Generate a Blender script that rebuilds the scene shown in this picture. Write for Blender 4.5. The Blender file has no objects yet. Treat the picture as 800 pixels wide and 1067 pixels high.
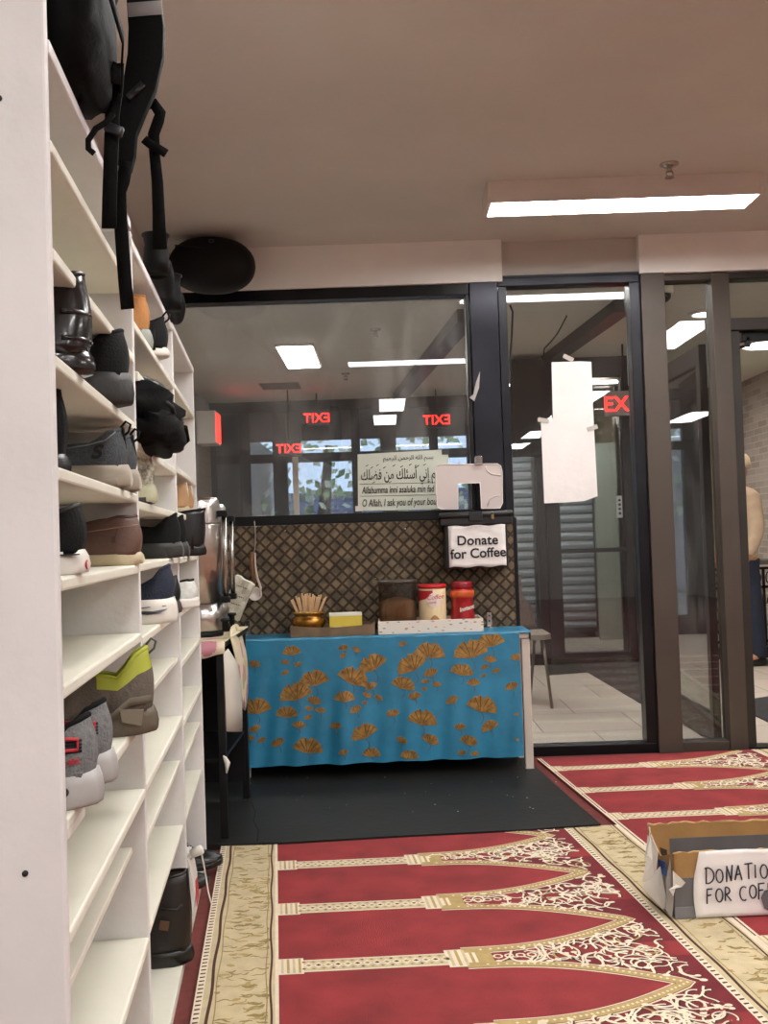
import bpy, bmesh, math, random
from mathutils import Vector, Matrix
random.seed(7)
PI = math.pi
scene = bpy.context.scene
COL = scene.collection
# ------------------------------------------------------------------ camera
FPX = 1050.0
CAM = Vector((0, 0, 1.2))
ROLL = 0.033
PITCH = math.atan(27.5 / FPX)
fwd = Vector((0, math.cos(PITCH), math.sin(PITCH)))
up0 = Vector((0, -math.sin(PITCH), math.cos(PITCH)))
rt0 = Vector((1, 0, 0))
cx = rt0 * math.cos(ROLL) - up0 * math.sin(ROLL)
cy = rt0 * math.sin(ROLL) + up0 * math.cos(ROLL)
cam_d = bpy.data.cameras.new('camera')
cam_d.sensor_fit = 'VERTICAL'
cam_d.sensor_height = 24.0
cam_d.lens = 24.0 * FPX / 1067.0
cam_d.clip_start = 0.02
cam = bpy.data.objects.new('camera', cam_d)
m3 = Matrix((cx, cy, -fwd)).transposed()
cam.matrix_world = Matrix.Translation(CAM) @ m3.to_4x4()
COL.objects.link(cam)
scene.camera = cam

def ray(px, py):
    return cx * ((px - 400) / FPX) + cy * ((533.5 - py) / FPX) + fwd
def at_y(px, py, Y):
    d = ray(px, py); return CAM + d * (Y / d.y)
def at_z(px, py, Z):
    d = ray(px, py); return CAM + d * ((Z - CAM.z) / d.z)
TH = math.atan(115 / FPX)                 # the shelf runs at this angle to the glass wall's normal
DS = Vector((-math.sin(TH), math.cos(TH), 0))
NS = Vector((math.cos(TH), math.sin(TH), 0))
A = 0.285
def SW(x, s, z):                          # shelf coordinates -> world
    return NS * (x - A) + DS * s + Vector((0, 0, z))
def shelf_s(px, py, t=0.0):               # how far along the shelf a picture column lies
    d = ray(px, py); k = (t - A) / d.dot(NS); return (d * k).dot(DS)

# ------------------------------------------------------------------ materials
def lin(c):
    return tuple((v / 12.92 if v <= 0.04045 else ((v + 0.055) / 1.055) ** 2.4) for v in c)
def hexc(h):
    h = h.lstrip('#'); return tuple(int(h[i:i + 2], 16) / 255 for i in (0, 2, 4))
_M = {}
def mat(name, h, rough=0.6, metal=0.0, var=0.0, vs=8.0, bump=0.0, bs=60.0, spec=0.5, coat=0.0, trans=0.0, alpha=1.0):
    if name in _M: return _M[name]
    m = bpy.data.materials.new(name); m.use_nodes = True
    nt = m.node_tree; b = nt.nodes['Principled BSDF']
    c = lin(hexc(h))
    b.inputs['Base Color'].default_value = (*c, 1)
    b.inputs['Roughness'].default_value = rough
    b.inputs['Metallic'].default_value = metal
    b.inputs['Specular IOR Level'].default_value = spec
    b.inputs['Coat Weight'].default_value = coat
    b.inputs['Transmission Weight'].default_value = trans
    b.inputs['Alpha'].default_value = alpha
    tc = nt.nodes.new('ShaderNodeTexCoord')
    if var > 0:
        n = nt.nodes.new('ShaderNodeTexNoise'); n.inputs['Scale'].default_value = vs; n.inputs['Detail'].default_value = 6
        nt.links.new(tc.outputs['Object'], n.inputs['Vector'])
        r = nt.nodes.new('ShaderNodeValToRGB')
        r.color_ramp.elements[0].position = 0.3; r.color_ramp.elements[1].position = 0.7
        r.color_ramp.elements[0].color = (*[v * (1 - var) for v in c], 1)
        r.color_ramp.elements[1].color = (*[min(1, v * (1 + var)) for v in c], 1)
        nt.links.new(n.outputs['Fac'], r.inputs['Fac']); nt.links.new(r.outputs['Color'], b.inputs['Base Color'])
    if bump > 0:
        n2 = nt.nodes.new('ShaderNodeTexNoise'); n2.inputs['Scale'].default_value = bs; n2.inputs['Detail'].default_value = 4
        nt.links.new(tc.outputs['Object'], n2.inputs['Vector'])
        bp = nt.nodes.new('ShaderNodeBump'); bp.inputs['Strength'].default_value = bump; bp.inputs['Distance'].default_value = 0.01
        nt.links.new(n2.outputs['Fac'], bp.inputs['Height']); nt.links.new(bp.outputs['Normal'], b.inputs['Normal'])
    _M[name] = m; return m
def emit(name, h, s):
    if name in _M: return _M[name]
    m = bpy.data.materials.new(name); m.use_nodes = True
    nt = m.node_tree; b = nt.nodes['Principled BSDF']
    c = lin(hexc(h))
    b.inputs['Base Color'].default_value = (*c, 1)
    b.inputs['Emission Color'].default_value = (*c, 1); b.inputs['Emission Strength'].default_value = s
    _M[name] = m; return m
def glass_mat(name, tint='#dfe4e4', dirt=0.02, base=0.03, fres=0.9):
    m = bpy.data.materials.new(name); m.use_nodes = True
    nt = m.node_tree; N = nt.nodes; Lk = nt.links; N.remove(N['Principled BSDF'])
    out = N['Material Output']
    tr = N.new('ShaderNodeBsdfTransparent'); tr.inputs[0].default_value = (*lin(hexc(tint)), 1)
    gl = N.new('ShaderNodeBsdfGlossy'); gl.inputs['Roughness'].default_value = 0.0
    df = N.new('ShaderNodeBsdfDiffuse'); df.inputs[0].default_value = (.8, .78, .74, 1)
    lw = N.new('ShaderNodeLayerWeight'); lw.inputs['Blend'].default_value = 0.5
    pw = N.new('ShaderNodeMath'); pw.operation = 'POWER'; pw.inputs[1].default_value = 5
    ml = N.new('ShaderNodeMath'); ml.operation = 'MULTIPLY_ADD'; ml.inputs[1].default_value = fres; ml.inputs[2].default_value = base
    Lk.new(lw.outputs['Facing'], pw.inputs[0]); Lk.new(pw.outputs[0], ml.inputs[0])
    mx = N.new('ShaderNodeMixShader'); Lk.new(ml.outputs[0], mx.inputs[0]); Lk.new(tr.outputs[0], mx.inputs[1]); Lk.new(gl.outputs[0], mx.inputs[2])
    tc = N.new('ShaderNodeTexCoord'); mp = N.new('ShaderNodeMapping'); mp.inputs['Scale'].default_value = (2.2, 2.2, 1.1); mp.inputs['Rotation'].default_value = (0, .5, 0)
    nz = N.new('ShaderNodeTexNoise'); nz.inputs['Scale'].default_value = 1.6; nz.inputs['Detail'].default_value = 7; nz.inputs['Distortion'].default_value = 1.4
    Lk.new(tc.outputs['Object'], mp.inputs[0]); Lk.new(mp.outputs[0], nz.inputs['Vector'])
    rp = N.new('ShaderNodeMapRange'); rp.inputs[1].default_value = .45; rp.inputs[2].default_value = .75; rp.inputs[3].default_value = dirt * .25; rp.inputs[4].default_value = dirt * 2
    Lk.new(nz.outputs['Fac'], rp.inputs[0])
    mx2 = N.new('ShaderNodeMixShader'); Lk.new(rp.outputs[0], mx2.inputs[0]); Lk.new(mx.outputs[0], mx2.inputs[1]); Lk.new(df.outputs[0], mx2.inputs[2])
    Lk.new(mx2.outputs[0], out.inputs['Surface'])
    return m
def brick_mat(name, c1, c2, mortar, scale=1.0, bw=.2, rh=.065, axis='XZ', msize=.006, bump=.4):
    m = bpy.data.materials.new(name); m.use_nodes = True
    nt = m.node_tree; N = nt.nodes; Lk = nt.links; b = N['Principled BSDF']; b.inputs['Roughness'].default_value = .85
    tc = N.new('ShaderNodeTexCoord'); sp = N.new('ShaderNodeSeparateXYZ'); cb = N.new('ShaderNodeCombineXYZ')
    Lk.new(tc.outputs['Object'], sp.inputs[0])
    Lk.new(sp.outputs[axis[0]], cb.inputs[0]); Lk.new(sp.outputs[axis[1]], cb.inputs[1])
    br = N.new('ShaderNodeTexBrick'); br.inputs['Scale'].default_value = scale
    br.inputs['Brick Width'].default_value = bw; br.inputs['Row Height'].default_value = rh; br.inputs['Mortar Size'].default_value = msize
    br.inputs['Color1'].default_value = (*lin(hexc(c1)), 1); br.inputs['Color2'].default_value = (*lin(hexc(c2)), 1); br.inputs['Mortar'].default_value = (*lin(hexc(mortar)), 1)
    Lk.new(cb.outputs[0], br.inputs['Vector']); Lk.new(br.outputs['Color'], b.inputs['Base Color'])
    bp = N.new('ShaderNodeBump'); bp.inputs['Strength'].default_value = bump; bp.inputs['Distance'].default_value = .004; bp.invert = True
    Lk.new(br.outputs['Fac'], bp.inputs['Height']); Lk.new(bp.outputs[0], b.inputs['Normal'])
    return m

# ------------------------------------------------------------------ mesh builder
class MB:
    def __init__(s): s.v = []; s.f = []; s.mi = []; s.sm = []
    def add(s, vs, fs, mi=0, smooth=False):
        o = len(s.v); s.v += [tuple(p) for p in vs]
        for f in fs: s.f.append(tuple(i + o for i in f)); s.mi.append(mi); s.sm.append(smooth)
        return s
    def box(s, lo, hi, mi=0, M=None):
        (x0, y0, z0), (x1, y1, z1) = lo, hi
        vs = [Vector(p) for p in ((x0, y0, z0), (x1, y0, z0), (x1, y1, z0), (x0, y1, z0), (x0, y0, z1), (x1, y0, z1), (x1, y1, z1), (x0, y1, z1))]
        if M: vs = [M @ p for p in vs]
        return s.add(vs, [(0, 3, 2, 1), (4, 5, 6, 7), (0, 1, 5, 4), (1, 2, 6, 5), (2, 3, 7, 6), (3, 0, 4, 7)], mi)
    def poly(s, pts, mi=0): return s.add(pts, [tuple(range(len(pts)))], mi)
    def prism(s, pts, off, mi=0, smooth=False):      # polygon extruded by a vector
        off = Vector(off); n = len(pts); a = [Vector(p) for p in pts]; b = [p + off for p in a]
        s.add(a + b, [tuple(range(n))[::-1], tuple(range(n, 2 * n))], mi)
        return s.add(a + b, [(i, (i + 1) % n, n + (i + 1) % n, n + i) for i in range(n)], mi, smooth)
    def loft(s, rings, closed=True, caps=True, mi=0, smooth=True):
        n = len(rings[0]); vs = [p for r in rings for p in r]; fs = []
        for k in range(len(rings) - 1):
            for i in range(n if closed else n - 1):
                j = (i + 1) % n
                fs.append((k * n + i, k * n + j, (k + 1) * n + j, (k + 1) * n + i))
        if caps and closed:
            fs.append(tuple(range(n))[::-1]); fs.append(tuple(range((len(rings) - 1) * n, len(rings) * n)))
        return s.add(vs, fs, mi, smooth)
    def lathe(s, prof, c=(0, 0, 0), n=28, mi=0, M=None, smooth=True):
        rings = []
        for r, z in prof:
            ring = [Vector((r * math.cos(2 * PI * i / n), r * math.sin(2 * PI * i / n), z)) for i in range(n)]
            if M: ring = [M @ p for p in ring]
            rings.append([p + Vector(c) for p in ring])
        return s.loft(rings, True, True, mi, smooth)
    def tube(s, pts, r, n=8, mi=0, close=False):
        pts = [Vector(p) for p in pts]; m = len(pts)
        rs = r if isinstance(r, (list, tuple)) else [r] * m
        rings = []; prev = None
        for i, p in enumerate(pts):
            if close: t = pts[(i + 1) % m] - pts[i - 1]
            else: t = pts[min(i + 1, m - 1)] - pts[max(i - 1, 0)]
            if t.length < 1e-9: t = Vector((0, 0, 1))
            t.normalize()
            if prev is None:
                a = Vector((0, 0, 1)) if abs(t.z) < .9 else Vector((1, 0, 0)); u = t.cross(a).normalized()
            else:
                u = prev - t * prev.dot(t); u.normalize()
            prev = u; w = t.cross(u)
            rings.append([p + (u * math.cos(2 * PI * k / n) + w * math.sin(2 * PI * k / n)) * rs[i] for k in range(n)])
        if close: rings.append(rings[0])
        return s.loft(rings, True, not close, mi, True)
    def ribbon(s, pts, wv, th, mi=0, smooth=True):   # strap: centre line, width vector(s), thickness along the normal
        pts = [Vector(p) for p in pts]; m = len(pts); rings = []
        for i, p in enumerate(pts):
            w = Vector(wv[i] if isinstance(wv, list) else wv)
            t = (pts[min(i + 1, m - 1)] - pts[max(i - 1, 0)]).normalized()
            nrm = t.cross(w).normalized() * (th / 2)
            rings.append([p - w / 2 - nrm, p + w / 2 - nrm, p + w / 2 + nrm, p - w / 2 + nrm])
        return s.loft(rings, True, True, mi, smooth)
    def flat(s, pts, w, z, mi=0, close=False):       # thin flat ribbon lying in XY at height z
        pts = [Vector((p[0], p[1], 0)) for p in pts]; m = len(pts); L = []; R = []
        for i, p in enumerate(pts):
            a = pts[(i - 1) % m] if close else pts[max(i - 1, 0)]; b = pts[(i + 1) % m] if close else pts[min(i + 1, m - 1)]
            t = b - a
            if t.length < 1e-9: t = Vector((1, 0, 0))
            t.normalize(); nn = Vector((-t.y, t.x, 0)); ww = w[i] if isinstance(w, list) else w
            L.append(p + nn * ww / 2 + Vector((0, 0, z))); R.append(p - nn * ww / 2 + Vector((0, 0, z)))
        fs = [(i, m + i, m + i + 1, i + 1) for i in range(m - 1)]
        if close: fs.append((m - 1, 2 * m - 1, m, 0))
        return s.add(L + R, fs, mi)
    def xf(s, M): s.v = [tuple(M @ Vector(p)) for p in s.v]; return s
    def build(s, name, mats, parent=None, loc=None, rotz=None, bevel=0, sub=0):
        me = bpy.data.meshes.new(name); me.from_pydata(s.v, [], s.f)
        for i, p in enumerate(me.polygons): p.material_index = s.mi[i]; p.use_smooth = s.sm[i]
        for m in (mats if isinstance(mats, (list, tuple)) else [mats]): me.materials.append(m)
        bm = bmesh.new(); bm.from_mesh(me); bmesh.ops.recalc_face_normals(bm, faces=bm.faces) if s.fix else None; bm.to_mesh(me); bm.free()
        me.update()
        o = bpy.data.objects.new(name, me); COL.objects.link(o)
        if parent is not None: o.parent = parent
        if loc is not None: o.location = loc
        if rotz is not None: o.rotation_euler = (0, 0, rotz)
        if bevel:
            b = o.modifiers.new('bevel', 'BEVEL'); b.width = bevel; b.segments = 2; b.limit_method = 'ANGLE'; b.angle_limit = .7
        if sub:
            d = o.modifiers.new('sub', 'SUBSURF'); d.levels = sub; d.render_levels = sub
        return o
    fix = True
def thing(name, label, cat, loc=(0, 0, 0), rotz=0, group=None):
    o = bpy.data.objects.new(name, None); COL.objects.link(o)
    o.location = loc; o.rotation_euler = (0, 0, rotz); o.empty_display_size = .05
    return tag(o, label, cat, group)
def tag(o, label, cat, group=None):
    o['label'] = label; o['category'] = cat
    if group: o['group'] = group
    return o
def struct(o): o['kind'] = 'structure'; return o
def copy_tree(o, parent=None):
    c = o.copy(); COL.objects.link(c); c.parent = parent
    for ch in list(o.children):
        d = ch.copy(); COL.objects.link(d); d.parent = c
        for g in list(ch.children):
            e = g.copy(); COL.objects.link(e); e.parent = d
    return c
def text(name, body, size, m, parent, M, align='LEFT', ext=.0004, bold=0.0, sx=1.0, space=1.0, line=1.0, shear=0.0):
    c = bpy.data.curves.new(name, 'FONT'); c.body = body; c.size = size; c.align_x = align; c.extrude = ext; c.offset = bold
    c.space_character = space; c.space_line = line; c.shear = shear
    c.materials.append(m)
    tmp = bpy.data.objects.new(name, c); COL.objects.link(tmp)
    dg = bpy.context.evaluated_depsgraph_get(); dg.update()
    me = bpy.data.meshes.new_from_object(tmp.evaluated_get(dg)); bpy.data.objects.remove(tmp); bpy.data.curves.remove(c)
    me.name = name; me.materials.clear(); me.materials.append(m)
    o = bpy.data.objects.new(name, me); COL.objects.link(o); o.parent = parent
    o.matrix_local = M @ Matrix.Diagonal((sx, 1, 1, 1))
    return o
def frame(o, x, y):                               # matrix with given origin and x / y axes
    x = Vector(x).normalized(); y = Vector(y); y = (y - x * y.dot(x)).normalized(); z = x.cross(y)
    M = Matrix((x, y, z)).transposed().to_4x4(); M.translation = Vector(o); return M
FRONT = lambda o: frame(o, (1, 0, 0), (0, 0, 1))   # facing the camera (-Y)

# shared materials
WHITE_P = mat('white_paint', '#dad8d6', .5, var=.06, vs=5, bump=.12, bs=35)
CREAM_P = mat('cream_paint', '#dcdacb', .5, var=.05, vs=4, bump=.1, bs=30)
TAUPE = mat('taupe_ceiling', '#d0cbc2', .75, var=.05, vs=1.5, bump=.15, bs=25)
TAUPE_W = mat('taupe_wall', '#c6bfb8', .75, var=.05, vs=1.5, bump=.1, bs=30)
BLACKM = mat('black_frame', '#0e0e10', .35, metal=.4, var=.3, vs=6)
DARKAL = mat('dark_aluminium', '#232327', .3, metal=.7, var=.25, vs=4)
BRONZE = mat('bronze_frame', '#4a4139', .45, metal=.25, var=.12, vs=3)
STEEL = mat('brushed_steel', '#c9c5c0', .28, metal=1.0, var=.08, vs=30)
BLACK = mat('matt_black', '#080808', .6, var=.3, vs=12, bump=.1, bs=80, spec=.3)
BLACKN = mat('black_nylon', '#0b0b0b', .7, var=.35, vs=25, bump=.12, bs=120, spec=.1)
GREY_D = mat('dark_grey_rubber', '#222222', .6, var=.2, vs=20)
PAPER = mat('white_paper', '#e9e5e2', .8, var=.04, vs=6, bump=.25, bs=14)
INK = mat('black_ink', '#101012', .6)
# ------------------------------------------------------------------ room shell
W = 5.5; HC = 2.80
FX0, FX1 = -1.95, 5.6
FARY = 11.5
b = MB(); b.box((FX0 - .3, -7.2, -.12), (FX1 + .2, W + .06, 0)); struct(b.build('floor', mat('under_carpet', '#6a2f2a', .95, var=.15, vs=30, bump=.4, bs=300)))
TILE = brick_mat('floor_tile', '#b9aea3', '#ada297', '#7d746b', 1.0, .61, .61, 'XY', .004, .1)
b = MB(); b.box((FX0, W + .06, -.12), (FX1 + .2, 20, 0)); struct(b.build('floor_2', TILE))
b = MB(); b.box((FX0 - .3, -7.2, HC), (FX1 + .2, W, HC + .1)); struct(b.build('ceiling', TAUPE))
b = MB(); b.box((FX0, W, HC), (FX1 + .2, FARY + .1, HC + .1)); struct(b.build('ceiling_2', TAUPE))
# left wall follows the shelf
b = MB()
p0 = SW(-.36, -.6, 0); p1 = SW(-.36, 5.6, 0)
b.prism([p0, p1, p1 - NS * .1, p0 - NS * .1], (0, 0, HC)); struct(b.build('wall_left', TAUPE_W))
b = MB(); b.box((FX0 - .3, -7.2, 0), (FX0 - .2, -.5, HC)); b.box((FX0 - .3, -.6, 0), (p0.x, -.5, HC)); struct(b.build('wall_left_rear', TAUPE_W))
b = MB(); b.box((FX0 - .3, -7.3, 0), (FX1 + .2, -7.2, HC)); struct(b.build('wall_back', TAUPE_W))
b = MB(); b.box((FX1, -7.2, 0), (FX1 + .1, W, HC)); struct(b.build('wall_right', TAUPE_W))

# ---- glass front, positions read at the wall's depth
def WX(px, py=540): return at_y(px, py, W).x
def WZ(px, py): return at_y(px, py, W).z
xl = -1.12
z_head = WZ(360, 301); z_gt = WZ(360, 313.3); z_gb = WZ(360, 535); z_fb = WZ(360, 545)
x_gr = WX(491.8); x_c0 = WX(496); x_c1 = WX(525); x_d0 = WX(526); x_dg0 = WX(534.7); x_dg1 = WX(662.5); x_d1 = WX(673.5)
x_b1 = WX(698.2); x_g3 = WX(747.5); x_j = WX(766)
z_dh = WZ(590, 290); z_dgt = WZ(590, 298.5); z_dgb = WZ(612, 774.5); z_sill = 0.0
x_end = FX1
b = MB(); b.box((xl - .2, W - .02, z_head), (x_end, W + .06, HC)); struct(b.build('wall_front_header', TAUPE_W))
# white boards on the header
WB = mat('white_board', '#efebe6', .6, var=.05, vs=3, bump=.1, bs=20)
b = MB(); b.box((xl + .02, W - .075, z_head - .005), (WX(521.5, 290), W - .02, HC)); struct(b.build('trim_1', WB))
b = MB(); b.box((WX(662, 270), W - .075, WZ(740, 286)), (x_end, W - .02, HC)); struct(b.build('trim_2', WB))
# big window frame
b = MB()
b.box((xl - .2, W - .05, z_gt), (x_c0, W + .05, z_head)); b.box((xl - .2, W - .05, z_fb), (x_c0, W + .05, z_gb)); b.box((x_gr, W - .05, z_gb), (x_c0, W + .05, z_gt))
struct(b.build('window_1_frame', BLACKM, bevel=.003))
b = MB(); b.box((x_c0, W - .07, 0), (x_c1, W + .06, z_head + .04)); struct(b.build('trim_3', mat('dark_column', '#25252b', .28, metal=.75, var=.35, vs=3), bevel=.004))
b = MB(); b.box((xl - .2, W - .01, 0), (x_c0, W + .05, z_fb)); struct(b.build('wall_front', mat('dark_wall', '#1a1714', .8)))
GL = glass_mat('window_glass', '#d8dcdd', .075, .05)
GL2 = glass_mat('door_glass', '#dde0e0', .012, .05)
b = MB(); b.box((xl - .2, W + .012, z_gb - .01), (x_gr + .01, W + .018, z_gt + .01)); struct(b.build('window_1', GL))
# door panel
b = MB()
b.box((x_d0, W - .05, z_dgt), (x_d1, W + .05, z_dh)); b.box((x_d0, W - .05, 0), (x_d1, W + .05, z_dgb))
b.box((x_d0, W - .05, z_dgb), (x_dg0, W + .05, z_dgt)); b.box((x_dg1, W - .05, z_dgb), (x_d1, W + .05, z_dgt))
struct(b.build('window_2_frame', DARKAL, bevel=.003))
b = MB(); b.box((x_dg0 - .01, W + .012, z_dgb - .01), (x_dg1 + .01, W + .018, z_dgt + .01)); struct(b.build('window_2', GL2))
b = MB(); b.box((x_d0, W - .052, z_dh), (x_d1 + .02, W + .05, z_dh + .012)); struct(b.build('trim_4', DARKAL))
b = MB(); b.box((x_d1, W - .075, 0), (x_b1, W + .06, WZ(675, 287))); struct(b.build('trim_5', BRONZE, bevel=.004))
# third panel
z3t = WZ(712, 294.5); z3b = WZ(735, 770.8); z3h = WZ(712, 288)
b = MB()
b.box((x_b1, W - .05, z3t), (x_g3, W + .05, z3h)); b.box((x_b1, W - .05, 0), (x_g3, W + .05, z3b)); b.box((x_g3, W - .06, 0), (x_j, W + .06, z3h))
struct(b.build('window_3_frame', BRONZE, bevel=.003))
b = MB(); b.box((x_b1 - .01, W + .012, z3b - .01), (x_g3 + .01, W + .018, z3t + .01)); struct(b.build('window_3', GL2))
# transom over the open doorway
zt0 = WZ(775, 345.5); zt1 = WZ(775, 333)
x_j2 = WX(776.5)
b = MB()
b.box((x_j, W - .05, zt0), (3.05, W + .05, zt1)); b.box((x_j, W - .05, z3t), (x_end, W + .05, z3h)); b.box((x_j, W - .03, 0), (x_j2, W + .06, zt0)); b.box((2.95, W - .05, 0), (3.05, W + .06, z3t))
struct(b.build('door_1_frame', mat('bronze_dark', '#2f2a25', .45, metal=.25, var=.15, vs=3), bevel=.003))
b = MB(); b.box((x_j - .01, W + .012, zt1 - .01), (2.96, W + .018, z3t + .01)); struct(b.build('window_4', GL2))
b = MB(); b.box((3.05, W - .02, 0), (x_end, W + .06, z3t)); struct(b.build('wall_front_right', TAUPE_W))
b = MB(); b.box((x_j, W - .05, 0), (2.95, W + .06, .012)); struct(b.build('trim_6', DARKAL))

# ---- open glass door leaf swung into the vestibule
lx = x_g3 - .02
ly0, ly1 = W + .08, W + 1.15
lf = thing('glass_door_leaf', 'bronze framed glass door leaf swung open behind the narrow glass panel', 'door', (lx, ly0, 0))
D = BRONZE
L = ly1 - ly0
zt = WZ(736, 352) - .02
for nm, lo, hi in (('top_rail', (-.022, 0, zt - .11), (.022, L, zt)), ('bottom_rail', (-.022, 0, .02), (.022, L, .17)), ('stile', (-.022, 0, .17), (.022, .06, zt - .11)), ('stile', (-.022, L - .06, .17), (.022, L, zt - .11))):
    b = MB(); b.box(lo, hi); b.build(nm, mat('leaf_bronze', '#26221f', .4, metal=.3), lf, bevel=.003)
b = MB(); b.box((-.004, .05, .16), (.004, L - .05, zt - .1)); b.build('pane', glass_mat('leaf_glass', '#b9b8b0', .05, .38), lf)
b = MB(); b.tube([(-.03, L - .04, .58), (-.075, L - .04, .58), (-.075, L - .04, 1.08), (-.03, L - .04, 1.08)], .011); b.build('pull_handle', STEEL, lf)
# door closer arm by the doorway head
dc = thing('door_closer', 'dark door closer with folding arm under the doorway head', 'door closer', (x_j2 + .03, W + .02, zt0 - .02))
b = MB(); b.box((.02, 0, -.06), (.05, .03, .0)); b.box((.0, -.0, -.03), (.24, .045, .02)); b.build('body', BLACKM, dc, bevel=.004)
b = MB(); b.tube([(.03, .03, -.05), (-.06, .14, -.06), (-.04, .3, -.055)], .009); b.build('arm', BLACKM, dc)

# ------------------------------------------------------------------ ceiling fixtures
EM = emit('fixture_light', '#faf8f6', 19.0)
EM2 = emit('added_fill_light', '#fcf7f0', 34.0)
FXW = mat('fixture_white', '#d9cfc6', .5, var=.03, vs=5)
def fixture(x, y, wx, wy, label, group='long ceiling light fixtures', z=HC, drop=.1):
    t = thing('ceiling_light', label, 'ceiling light', (x, y, z), 0, group)
    b = MB()
    b.box((-wx / 2, -wy / 2, -drop), (-wx / 2 + .018, wy / 2, 0)); b.box((wx / 2 - .018, -wy / 2, -drop), (wx / 2, wy / 2, 0))
    b.box((-wx / 2 + .018, -wy / 2, -drop), (wx / 2 - .018, -wy / 2 + .012, 0)); b.box((-wx / 2 + .018, wy / 2 - .012, -drop), (wx / 2 - .018, wy / 2, 0))
    b.build('housing', FXW, t, bevel=.002)
    b = MB(); b.box((-wx / 2 + .018, -wy / 2 + .012, -drop + .004), (wx / 2 - .018, wy / 2 - .012, -drop + .02)); b.build('diffuser', EM, t)
    return t
hz = HC - .075
hz = HC - .1
pA = at_z(508, 212, hz); pB = at_z(797, 200.8, hz); pC = at_z(499, 228, hz)
fy0 = (pA.y + pB.y) / 2; fd = pC.y - pA.y
fx = (pA.x + pB.x) / 2; fw = pB.x - pA.x
fixture(fx, fy0 + fd / 2, fw, fd, 'long lit ceiling light in front of the glass wall, near the sprinkler')
fixture(.42, 2.4, 1.4, .27, 'long ceiling light nearer the camera, seen as a reflected strip in the window')
for k, (x_, y_) in enumerate(((-.9, 6.15), (.75, 6.15), (2.9, 5.74), (1.9, 10.4))):  # fixtures added out of sight to brighten the vestibule and the shutter
    f_ = fixture(x_, y_, 1.2, .27, 'long fill light added beyond the glass, ' + ('over the left end of the window', 'over the dark column', 'over the doorway', 'behind the taped paper')[k], 'added fill lights beyond the glass', drop=.06)
    [c for c in f_.children if c.name.startswith('diffuser')][0].data.materials[0] = EM2
for k, yy in enumerate((3.2, -.3, -2.3, -4.3, -6.2)):
    fixture(2.33, yy, .32, 1.15, ('long ceiling light lengthwise over the carpet on the right', 'ceiling light behind the camera, nearest of its row', 'ceiling light second behind the camera in its row', 'ceiling light third behind the camera in its row', 'ceiling light last behind the camera in its row')[k], 'lengthwise ceiling light row')
fixture(.13, -.35, .32, 1.1, 'lengthwise ceiling light just behind the camera, first of the pair', 'lengthwise ceiling light pair')
fixture(.05, -1.75, .32, 1.1, 'lengthwise ceiling light behind the camera, second of the pair', 'lengthwise ceiling light pair')
fixture(4.2, -2.6, .4, 1.3, 'lengthwise ceiling light far right behind the camera', 'lengthwise ceiling light row')
fixture(4.3, 1.6, .4, 1.3, 'lengthwise ceiling light by the right wall', 'lengthwise ceiling light row')
CHROME = mat('chrome', '#b9b4ad', .25, metal=1.0)
def sprinkler(px, py, label):
    p = at_z(px, py, HC)
    t = thing('fire_sprinkler', label, 'sprinkler', (p.x, p.y, HC), 0, 'ceiling sprinkler heads')
    b = MB(); b.lathe([(0, -.0), (.042, -.0), (.04, -.006), (.022, -.014), (.012, -.016)]); b.build('escutcheon', CHROME, t)
    b = MB(); b.lathe([(.01, -.014), (.012, -.03), (.008, -.034)]); b.tube([(.01, 0, -.03), (.016, 0, -.045), (.004, 0, -.06)], .003); b.tube([(-.01, 0, -.03), (-.016, 0, -.045), (-.004, 0, -.06)], .003)
    b.build('head', CHROME, t)
    b = MB(); b.lathe([(0, -.058), (.02, -.058), (.02, -.062), (0, -.062)]); b.build('deflector', CHROME, t)
sprinkler(697, 171, 'chrome ceiling sprinkler just behind the long lit fixture')
sprinkler(391, 343, 'ceiling sprinkler beyond the window, nearer one')
sprinkler(360, 389, 'small ceiling sprinkler beyond the window, beside the square light')

# ------------------------------------------------------------------ vestibule behind the glass
BRK = brick_mat('pale_brick', '#a59a92', '#8a7f78', '#a8a097', 1.0, .24, .07, 'YZ', .006, .8)
BRK2 = brick_mat('brown_tile', '#8d7d6f', '#7c6d61', '#6a5d52', 1.0, .3, .15, 'YZ', .004, .5)
b = MB(); b.box((FX0 - .1, W + .06, 0), (FX0, 20, HC)); struct(b.build('wall_left_vestibule', BRK2))
xr = 4.0
b = MB(); b.box((xr, W + .06, 0), (xr + .1, FARY, HC)); struct(b.build('wall_right_vestibule', BRK))
b = MB(); b.box((xr + .1, W + .06, 0), (FX1 + .2, W + .16, HC)); struct(b.build('wall_right_return', TAUPE_W))
# far storefront (left bay): dark beam, mullions, panes
FRB = mat('far_frame', '#1d1c20', .5, metal=.3)
zb = at_y(330, 416, FARY).z
b = MB(); b.box((FX0, FARY - .06, zb - .14), (1.2, FARY + .06, HC)); struct(b.build('trim_7', FRB))
b = MB()
for px, w_ in ((222, .1), (256, .12), (292, .16), (371, .1), (405, .18), (452, .1), (492, .12)):
    x = at_y(px, 480, FARY).x; b.box((x - w_ / 2, FARY - .05, 0), (x + w_ / 2, FARY + .05, zb - .14))
for z0, z1 in ((0, .22), (2.1, 2.2)): b.box((FX0, FARY - .045, z0), (1.2, FARY + .045, z1))
struct(b.build('window_5_frame', FRB))
b = MB(); b.box((FX0, FARY - .02, at_y(330, 459, FARY).z), (1.2, FARY + .02, zb - .1)); b.box((FX0, FARY - .02, .1), (at_y(256, 480, FARY).x, FARY + .02, zb - .1)); struct(b.build('wall_far_panel', mat('transom_grey', '#3f4044', .5)))
b = MB(); b.box((FX0, FARY - .003, .2), (1.2, FARY + .003, zb - .14)); struct(b.build('window_5', GL2))
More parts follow.
